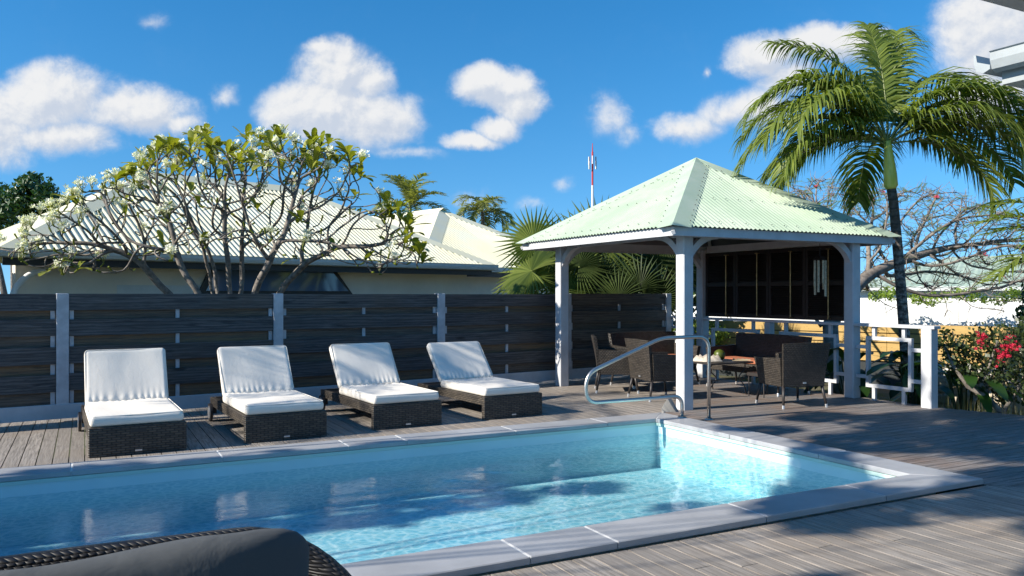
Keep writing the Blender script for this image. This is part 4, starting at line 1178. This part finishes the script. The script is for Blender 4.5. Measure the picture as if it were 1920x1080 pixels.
# broad-leaved garden plants behind the railing
def paddle_plant(label, x, y, z, n_, L, W, seed):
    rng = random.Random(seed); t = thing('paddle_leaf_plant', (x,y,z), label, 'plant', 'broad leaved plants behind the railing')
    st_, lf_ = MB(), MB()
    for k in range(n_):
        a = rng.uniform(0, 2*math.pi); tip = V((x+math.cos(a)*.22, y+math.sin(a)*.22, z+rng.uniform(.55,1.0)))
        st_.tube([(x,y,z), ((x+tip.x)/2,(y+tip.y)/2,z+.3), tuple(tip)], [.014,.012,.01], 5)
        oblong(lf_, tip, (math.cos(a), math.sin(a), rng.uniform(.1,1.2)), (0,0,1), L*rng.uniform(.75,1.15), W*rng.uniform(.8,1.2), rng.random()+.01, rng.uniform(.3,.9))
    lf_.build('leaves', M['bigleaf'], t, smooth=True); st_.build('stems', M['bigleaf'], t)
for k, (x, y, lb) in enumerate(((10.5,7.55,'paddle leaved plant seen through the end railing panel left of the palm trunk'),(10.75,7.0,'paddle leaved plant between the palm trunk and the railing end post'),
        (10.4,8.6,'paddle leaved plant just right of the dark front armchair'),(11.3,8.0,'paddle leaved plant behind the gazebo right front post'))):
    paddle_plant(lb, x, y, GZ, 13, .7, .19, 40+k)
# hedge and shrubs seen between the rear posts
b = at(1310, 640, 20); leafy('shrub', 'bright green shrub seen through the gap beside the gazebo rear post', 'shrub', (b.x,b.y,GZ), blobs_at([(1295,625,19,.45),(1330,630,19,.45),(1365,618,20,.35),(1310,610,20,.35),(1275,615,19,.4)]), 5200, .05, M['hedge'], 7, .04)
b = at(1300, 560, 30); leafy('broadleaf_tree', 'olive tree crown behind the gazebo rear post', 'tree', (b.x,b.y,GZ), blobs_at([(1300,530,30,.8),(1320,480,30,.9),(1290,560,29,.5),(1345,560,31,.7),(1270,480,31,.9)]), 4200, .09, M['tree'], 8, .1)
b = at(1190, 500, 20); leafy('broadleaf_tree', 'dense dark foliage behind the fan palms, seen under the gazebo roof', 'tree', (b.x,b.y,GZ), blobs_at([(1130,520,19,.9),(1210,520,19,1.0),(1170,480,19.5,.9),(1250,490,19.5,.9),(1290,540,19,.6)]), 9000, .11, M['tree'], 9, .1)
b = at(1930, 560, 13.5); leafy('broadleaf_shrub', 'dark shrub above the bougainvillea at the right edge', 'shrub', (b.x,b.y,GZ), blobs_at([(1930,592,13.5,.26),(1960,560,13.5,.4)]), 1400, .06, M['tree'], 10, .06)

b = at(1800, 560, 22); leafy('hedge', 'bright green feathery foliage band above the white wall at right', 'hedge', (b.x,b.y,GZ), blobs_at([(1640+k*26, 556-6*math.sin(k*1.3), 21.5-k*.15, .20+.06*math.sin(k*2.1)) for k in range(11)]), 2600, .05, M['flam'], 14, .01)
# dry grass by the deck corner
gs = MB(); rng = random.Random(12)
for k in range(900):
    u = rng.uniform(1750, 2000); D = rng.uniform(10.3, 12.2); p = at(u, 780, D); p.z = GZ
    if p.x < edge_x(p.y)+.12: continue
    h = rng.uniform(.25,.62); q = p+V((rng.uniform(-.06,.06),rng.uniform(-.06,.06),h)); r_ = RT*.006
    gs.add([tuple(p-r_),tuple(p+r_),tuple(p.lerp(q,.6)+r_*.8),tuple(q)], [(0,1,2,3)], rng.random()+.01)
gs.build('dry_grass', M['straw'], kind='stuff', label='thin dry grass growing beside the deck edge')

# ------------------------------------------------------------------ right background: stone wall, pine retaining wall, white wall, green roof
def wall_strip(name, p, q, z0, z1, th, mat, label=None, cat=None, parent=None):
    p, q = V(p), V(q); d = (q-p).normalized(); nn = V((-d.y, d.x, 0))*th
    m = MB().hexa([(p.x,p.y,z0),(q.x,q.y,z0),(q.x+nn.x,q.y+nn.y,z0),(p.x+nn.x,p.y+nn.y,z0),(p.x,p.y,z1),(q.x,q.y,z1),(q.x+nn.x,q.y+nn.y,z1),(p.x+nn.x,p.y+nn.y,z1)])
    if parent is None: return m.build(name, mat, None, label=label, cat=cat, origin=(p.x,p.y,z0))
    return m.build(name, mat, parent)
pa, pc = at(1270, 600, 20.0), at(2150, 640, 14.5)
pa.z = pc.z = 0
pine = thing('pine_retaining_wall', (pa.x, pa.y, GZ), 'yellow pine plank retaining wall beyond the railing', 'retaining wall')
rng = random.Random(1); d = (pc-pa).normalized(); nn = V((-d.y,d.x,0))*.04
z = .08
for k in range(4):
    m = MB(); s0 = 0; Lw = (pc-pa).length; zt = z+.178
    while s0 < Lw:
        s1 = min(Lw, s0+2.4); a, b2 = pa+d*(s0+.004), pa+d*(s1-.004)
        m.hexa([(a.x,a.y,z),(b2.x,b2.y,z),(b2.x+nn.x,b2.y+nn.y,z),(a.x+nn.x,a.y+nn.y,z),(a.x,a.y,zt),(b2.x,b2.y,zt),(b2.x+nn.x,b2.y+nn.y,zt),(a.x+nn.x,a.y+nn.y,zt)], rng.random()+.01); s0 += 2.4
    m.build('plank', M['pine'], pine); z += .20
wall_strip('backing', (pa.x+nn.x*1.3,pa.y+nn.y*1.3,0), (pc.x+nn.x*1.3,pc.y+nn.y*1.3,0), GZ, .85, .05, M['darktrim'], parent=pine)
sa, sb_ = at(1735, 700, 12.2), at(2250, 760, 9.7)
wall_strip('stone_wall', (sa.x,sa.y,0), (sb_.x,sb_.y,0), GZ-.1, .42, .4, M['rubble'], 'low pale rubble stone wall behind the bougainvillea', 'wall')
wa, wb = at(1240, 600, 26), at(2250, 600, 19); rw = thing('neighbour_house_right', (wa.x,wa.y,GZ), 'white walled house with long pale green roof behind the branches at right', 'house')
rw.name = 'green_roofed_house'; OFF['green_roofed_house'] = V((wa.x,wa.y,GZ))
wall_strip('wall', (wa.x,wa.y,0), (wb.x,wb.y,0), GZ, 1.10, .3, M['wallwhite'], parent=rw)
ea, eb = at(1590, 535, 27), at(2300, 545, 22); ra, rb = at(1780, 478, 33), at(2250, 480, 29)
ea.z = eb.z = 1.72; ra.z = rb.z = 3.0
m = MB(); roof_face(m, ea, eb, ra, rb, .2, .008, .05); m.build('roof', M['roofgreen'], rw, smooth=True)
e2 = at(1620, 520, 40); e2.z = 1.72
m = MB(); m.add([tuple(ea),tuple(ra),tuple(e2)], [(0,1,2)]); m.build('roof_end', M['roofgreen'], rw)
wall_strip('wall', (ea.x,ea.y+.6,0), (eb.x,eb.y+.6,0), 1.0, 1.70, .2, M['wallwhite'], parent=rw)
wall_strip('gutter', (ea.x,ea.y-.05,0), (eb.x,eb.y-.05,0), 1.60, 1.74, .1, M['gutter'], parent=rw)

# ------------------------------------------------------------------ cream-roofed house behind the fence
hd = V((.959,.283,0)).normalized(); hn = V((-hd.y, hd.x, 0)); EH = 2.22; RH = 4.12; W2 = 3.5
A = V((-1.17,15.2,EH)); Bc = V((9.0,18.2,EH))
L1 = (Bc-A).length; Bc = A+hd*L1
hs = thing('cream_roofed_house', (4,17,GZ), 'single storey cream house with hipped cream corrugated roof behind the fence', 'house')
m = MB()
A2, B2 = A+hn*2*W2, Bc+hn*2*W2
P1 = A+(hd+hn)*W2; P1.z = RH; P2 = Bc+(-hd+hn)*W2; P2.z = RH
roof_face(m, A, Bc, P1, P2, .11, .017, .04); roof_face(m, Bc, B2, P2, P2, .11, .017, .04); roof_face(m, B2, A2, P2, P1, .11, .017, .04); roof_face(m, A2, A, P1, P1, .11, .017, .04)
rf = m.build('roof', M['roofcream'], hs, smooth=True)
m = MB()
hip_cap(m, A, P1, hd, hn, .34, .04, 3.2); hip_cap(m, Bc, P2, -hd, hn, .34, .04, 3.2); hip_cap(m, P1, P2, (hn*.25+V((0,0,-.14))), (-hn*.25+V((0,0,-.14))), 1, .05)
# wing behind: ridge runs away along hn
Q = V((9.86,23.6,RH)); wl = Q+W2*(-hn-hd); wr = Q+W2*(-hn+hd); wl.z = wr.z = EH
bl_ = wl+hn*12; br_ = wr+hn*12; Q2 = Q+hn*(12-W2)
m2 = MB(); roof_face(m2, wl, wr, Q, Q, .11, .017, .04); roof_face(m2, wr, br_, Q, Q2, .11, .017, .04); roof_face(m2, bl_, wl, Q2, Q, .11, .017, .04)
m2.build('wing_roof', M['roofcream'], hs, smooth=True)
hip_cap(m, wl, Q, hd, hn, .45, .04, 3.2); hip_cap(m, wr, Q, -hd, hn, .34, .04, 3.2); hip_cap(m, Q, Q2, (hd*.25+V((0,0,-.14))), (-hd*.25+V((0,0,-.14))), 1, .05)
m.build('hip_cap', M['roofcream'], rf)
def gutter(mb, p, q, out):
    p, q = V(p), V(q); b0 = len(mb.v)
    prof_ = [(0,-.12),(.05,-.14),(.10,-.12),(.12,-.06),(.12,0),(.135,.005),(.105,.005),(.095,-.05),(0,-.09)]
    for e in (p, q):
        for (o_, z_) in prof_: mb.v.append((e.x+out.x*o_, e.y+out.y*o_, e.z+z_))
    k = len(prof_)
    for i in range(k): j = (i+1)%k; mb.f.append((b0+i,b0+j,b0+k+j,b0+k+i)); mb.a.append(0.0)
    mb.f.append(tuple(b0+i for i in range(k))); mb.f.append(tuple(b0+k+i for i in range(k-1,-1,-1))); mb.a += [0.0]*2
m = MB(); gutter(m, A-hd*.1, Bc+hd*.12, -hn); gutter(m, Bc-hn*.1, B2, hd); gutter(m, wl, wr, -hn); m.build('gutter', M['gutter'], hs)
def hbox(mb, s0, s1, t0, t1, z0, z1, O=A):     # box in house axes
    q = [O+hd*s_+hn*t_ for (s_, t_) in ((s0,t0),(s1,t0),(s1,t1),(s0,t1))]
    mb.hexa([(p.x,p.y,z0) for p in q]+[(p.x,p.y,z1) for p in q])
m = MB(); hbox(m, 0, L1, .0, .03, EH-.26, EH-.02); hbox(m, L1-.03, L1, .04, 2*W2, EH-.26, EH-.02); hbox(m, 0, 2*W2, 0, .03, EH-.26, EH-.02, wl); m.build('fascia', M['darktrim'], hs)
m = MB(); hbox(m, .3, L1-.35, .55, .75, GZ, EH-.06); hbox(m, L1-.55, L1-.35, .76, 2*W2-.5, GZ, EH-.06); hbox(m, .4, 2*W2-.4, .5, .7, GZ, EH-.06, wl)
hbox(m, .02, L1-.02, .04, .54, EH-.09, EH-.06); m.build('wall', M['wallcream'], hs)
# slanted window
sw = (at(470,530,17.0)-A).dot(hd)
m = MB(); w0, w1 = sw-1.0, sw+1.7
def hp(s_, t_, z_): q = A+hd*s_+hn*t_; return (q.x,q.y,z_)
def trap(mb, a, b_, c_, d_, t0, t1, z0, z1):
    mb.hexa([hp(a,t0,z0),hp(b_,t0,z0),hp(b_,t1,z0),hp(a,t1,z0),hp(c_,t0,z1),hp(d_,t0,z1),hp(d_,t1,z1),hp(c_,t1,z1)])
trap(m, w0-.4, w1+.45, w0-.1, w1-.05, .50, .548, 1.45, 2.06); wf = m.build('window', M['darktrim'], hs)
m = MB(); trap(m, w0-.22, w1+.30, w0, w1-.12, .492, .499, 1.56, 1.99); m.build('pane', M['glass'], wf)
# porch arch at the left
m = MB(); ax_ = [hp(.9,.35,0)]
pts = [hp(.75-.55*math.cos(a_), .33, 1.35+.55*math.sin(a_)) for a_ in [math.pi/2*k/8 for k in range(9)]]
m.tube(pts, .05, 8); m.build('arch_trim', M['wallwhite'], hs, smooth=True)
for s_ in (1.9, 4.4):
    m = MB(); m.add([hp(s_,.545,1.35),hp(s_+1.6,.545,1.35),hp(s_+1.6,.545,1.66),hp(s_,.545,1.66)], [(0,1,2,3)])
    m.build('shutter', M['gutter'], hs)
# neighbouring roof, far left
h3 = thing('gabled_house', (-5,17,GZ), 'corner of another cream roofed house at the far left edge', 'house')
A3 = A-hd*6.6-hn*.4; B3 = A-hd*.35-hn*.4
m = MB(); Pm = (A3+B3)/2+hn*3.1; Pm.z = EH+1.7
C3, D3 = B3+hn*6.2, A3+hn*6.2
roof_face(m, A3, B3, Pm, Pm, .11, .017, .04); roof_face(m, B3, C3, Pm, Pm, .11, .017, .04); m.build('roof', M['roofcream'], h3, smooth=True)
m = MB(); gutter(m, A3, B3, -hn); m.build('gutter', M['gutter'], h3)
m = MB(); hbox(m, .2, 5.7, .5, .7, GZ, EH-.05, A3); hbox(m, 5.5, 5.7, .71, 5.5, GZ, EH-.05, A3); m.build('wall', M['wallcream'], h3)

# ------------------------------------------------------------------ radio mast
mc = at(1111, 400, 130); mast = thing('radio_mast', (mc.x,mc.y,GZ), 'distant red and white radio mast with antennas above the fan palm', 'mast')
zt = H+(HZ-278)/F*130; zs = [GZ, 12, 17.2, 18.9, zt-.6]
for k in range(4):
    MB().tube([(mc.x,mc.y,zs[k]),(mc.x,mc.y,zs[k+1])], .19 if k < 3 else .15, 8).build('mast_section', M['red'] if k in (0,3) else M['mastwhite'], mast)
MB().tube([(mc.x,mc.y,zt-.6),(mc.x,mc.y,zt+.8)], [.1,.05], 6).build('tip', M['red'], mast)
for k in range(6):
    a = k*math.pi/3; x, y = mc.x+.62*math.cos(a), mc.y+.62*math.sin(a); z = zt-2.6-(.8 if k % 2 else 0)
    MB().box(x-.09,x+.09,y-.09,y+.09,z,z+1.3).build('antenna', M['mastwhite'], mast)

# ------------------------------------------------------------------ our house: veranda roof edge above, gutter corner at the right
oh = thing('veranda_roof', (3, 1.5, 2.6), 'white underside and beam of the veranda roof at the top right corner', 'roof')
MB().box(-4.5, 8, 1.80, 1.87, 2.60, 2.78).build('edge_beam', M['white'], oh)
MB().box(-4.5, 8, -2.5, 1.795, 2.70, 2.74).build('ceiling', M['white'], oh)
MB().box(-4.5, 8, -2.5, 1.80, 2.745, 2.80).build('roof_sheet', M['roofgreen'], oh)
for x in (-4.4, 7.8): MB().bbox(x, x+.14, 1.66, 1.79, 0, 2.70).build('post', M['white'], oh)
gw = thing('house_wing', (7.2, 1.5, 0), 'white gutter corner and eave of the house wing at the upper right edge', 'house')
gc = at(1856, 98, 5.85); gz_ = gc.z
m = MB(); gutter(m, (gc.x+.12,gc.y,gz_), (gc.x+.12,2.0,gz_), V((-1,0,0))); gutter(m, (gc.x,gc.y,gz_), (gc.x+3.5,gc.y,gz_), V((0,1,0))); m.build('gutter', M['eave'], gw)
MB().box(gc.x+.13, gc.x+3.4, 2.0, gc.y-.01, gz_-.22, gz_-.10).build('soffit', M['eave'], gw)
m = MB(); m.add([(gc.x+.1,gc.y,gz_+.01),(gc.x+3.5,gc.y,gz_+.01),(gc.x+3.5,gc.y-1.7,gz_+1.0),(gc.x+1.8,gc.y-1.7,gz_+1.0),(gc.x+.1,2.0,gz_+.01),(gc.x+1.8,2.0,gz_+1.0)], [(0,1,2,3),(0,3,5,4)]); m.build('roof', M['eave'], gw)
MB().box(gc.x+1.05, gc.x+1.2, 2.0, gc.y-.75, 0, gz_-.221).build('wall', M['wallwhite'], gw)

# ------------------------------------------------------------------ unseen trees left of the picture, leaf clumps added and placed to throw the shade
def shade_tree(label, blobs, hgt, nleaf, size, seed, bx, by):
    """a tree whose crown clumps stand up-sun of the given spots on the ground"""
    rg = random.Random(seed); k = SUN/SUN.z; bl = []
    for (gx, gy, r) in blobs:
        h = hgt+rg.uniform(-.5,.5); c = V((gx, gy, 0))+k*h; bl.append((c.x, c.y, c.z, r))
    leafy('broadleaf_tree', label, 'tree', (bx, by, GZ), bl, nleaf, size, M['tree'], seed, .022)
shade_tree('unseen leafy tree left of the pool, its clumps placed to shade the right deck and near coping', [(4.7,3.85,.5),(6.9,3.7,.6),(8.4,4.7,.8),(9.8,5.2,.7),(8.8,6.1,.75),(9.9,6.3,.5),(7.3,5.5,.65),(5.6,2.9,.3),(8.2,2.7,.55),(3.2,2.9,.22),(7.9,7.0,.35),(5.6,5.2,.42),(6.4,2.2,.5),(4.9,2.3,.42),(7.4,3.0,.5),(5.9,3.5,.4),(9.8,3.6,.6),(10.2,4.5,.5),(6.6,6.6,.3)], 6.4, 8200, .15, 51, -4.6, 5.6)
shade_tree('second unseen leafy tree left of the pool, added to shade the end of the railing', [(10.4,7.25,.4),(10.9,7.2,.25)], 6.9, 420, .12, 52, -4.4, 8.2)
shade_tree('third unseen leafy tree left of the pool, added to shade parts of the pool floor', [(-1.5,7.15,.6),(0,7.2,.6),(1.4,7.2,.5),(2.6,7.25,.42),(3.7,7.15,.28),(-2.2,6.2,.5),(-.9,6.3,.4),(4.1,6.1,.2),(4.9,5.6,.38),(5.2,4.8,.4)], 5.9, 3000, .14, 53, -8.5, 6.8)
fr = [(R(k*137.5), random.Random(k).uniform(5,70), 2.6, 95) for k in range(15)]
feather_palm('feather_palm', (-4.9, 10.6, GZ), (-4.7, 10.75, 5.0), fr, 'tall feather palm left of the loungers, outside the picture', PM, seed=71, nl=36, ll=.6, lw=.03)
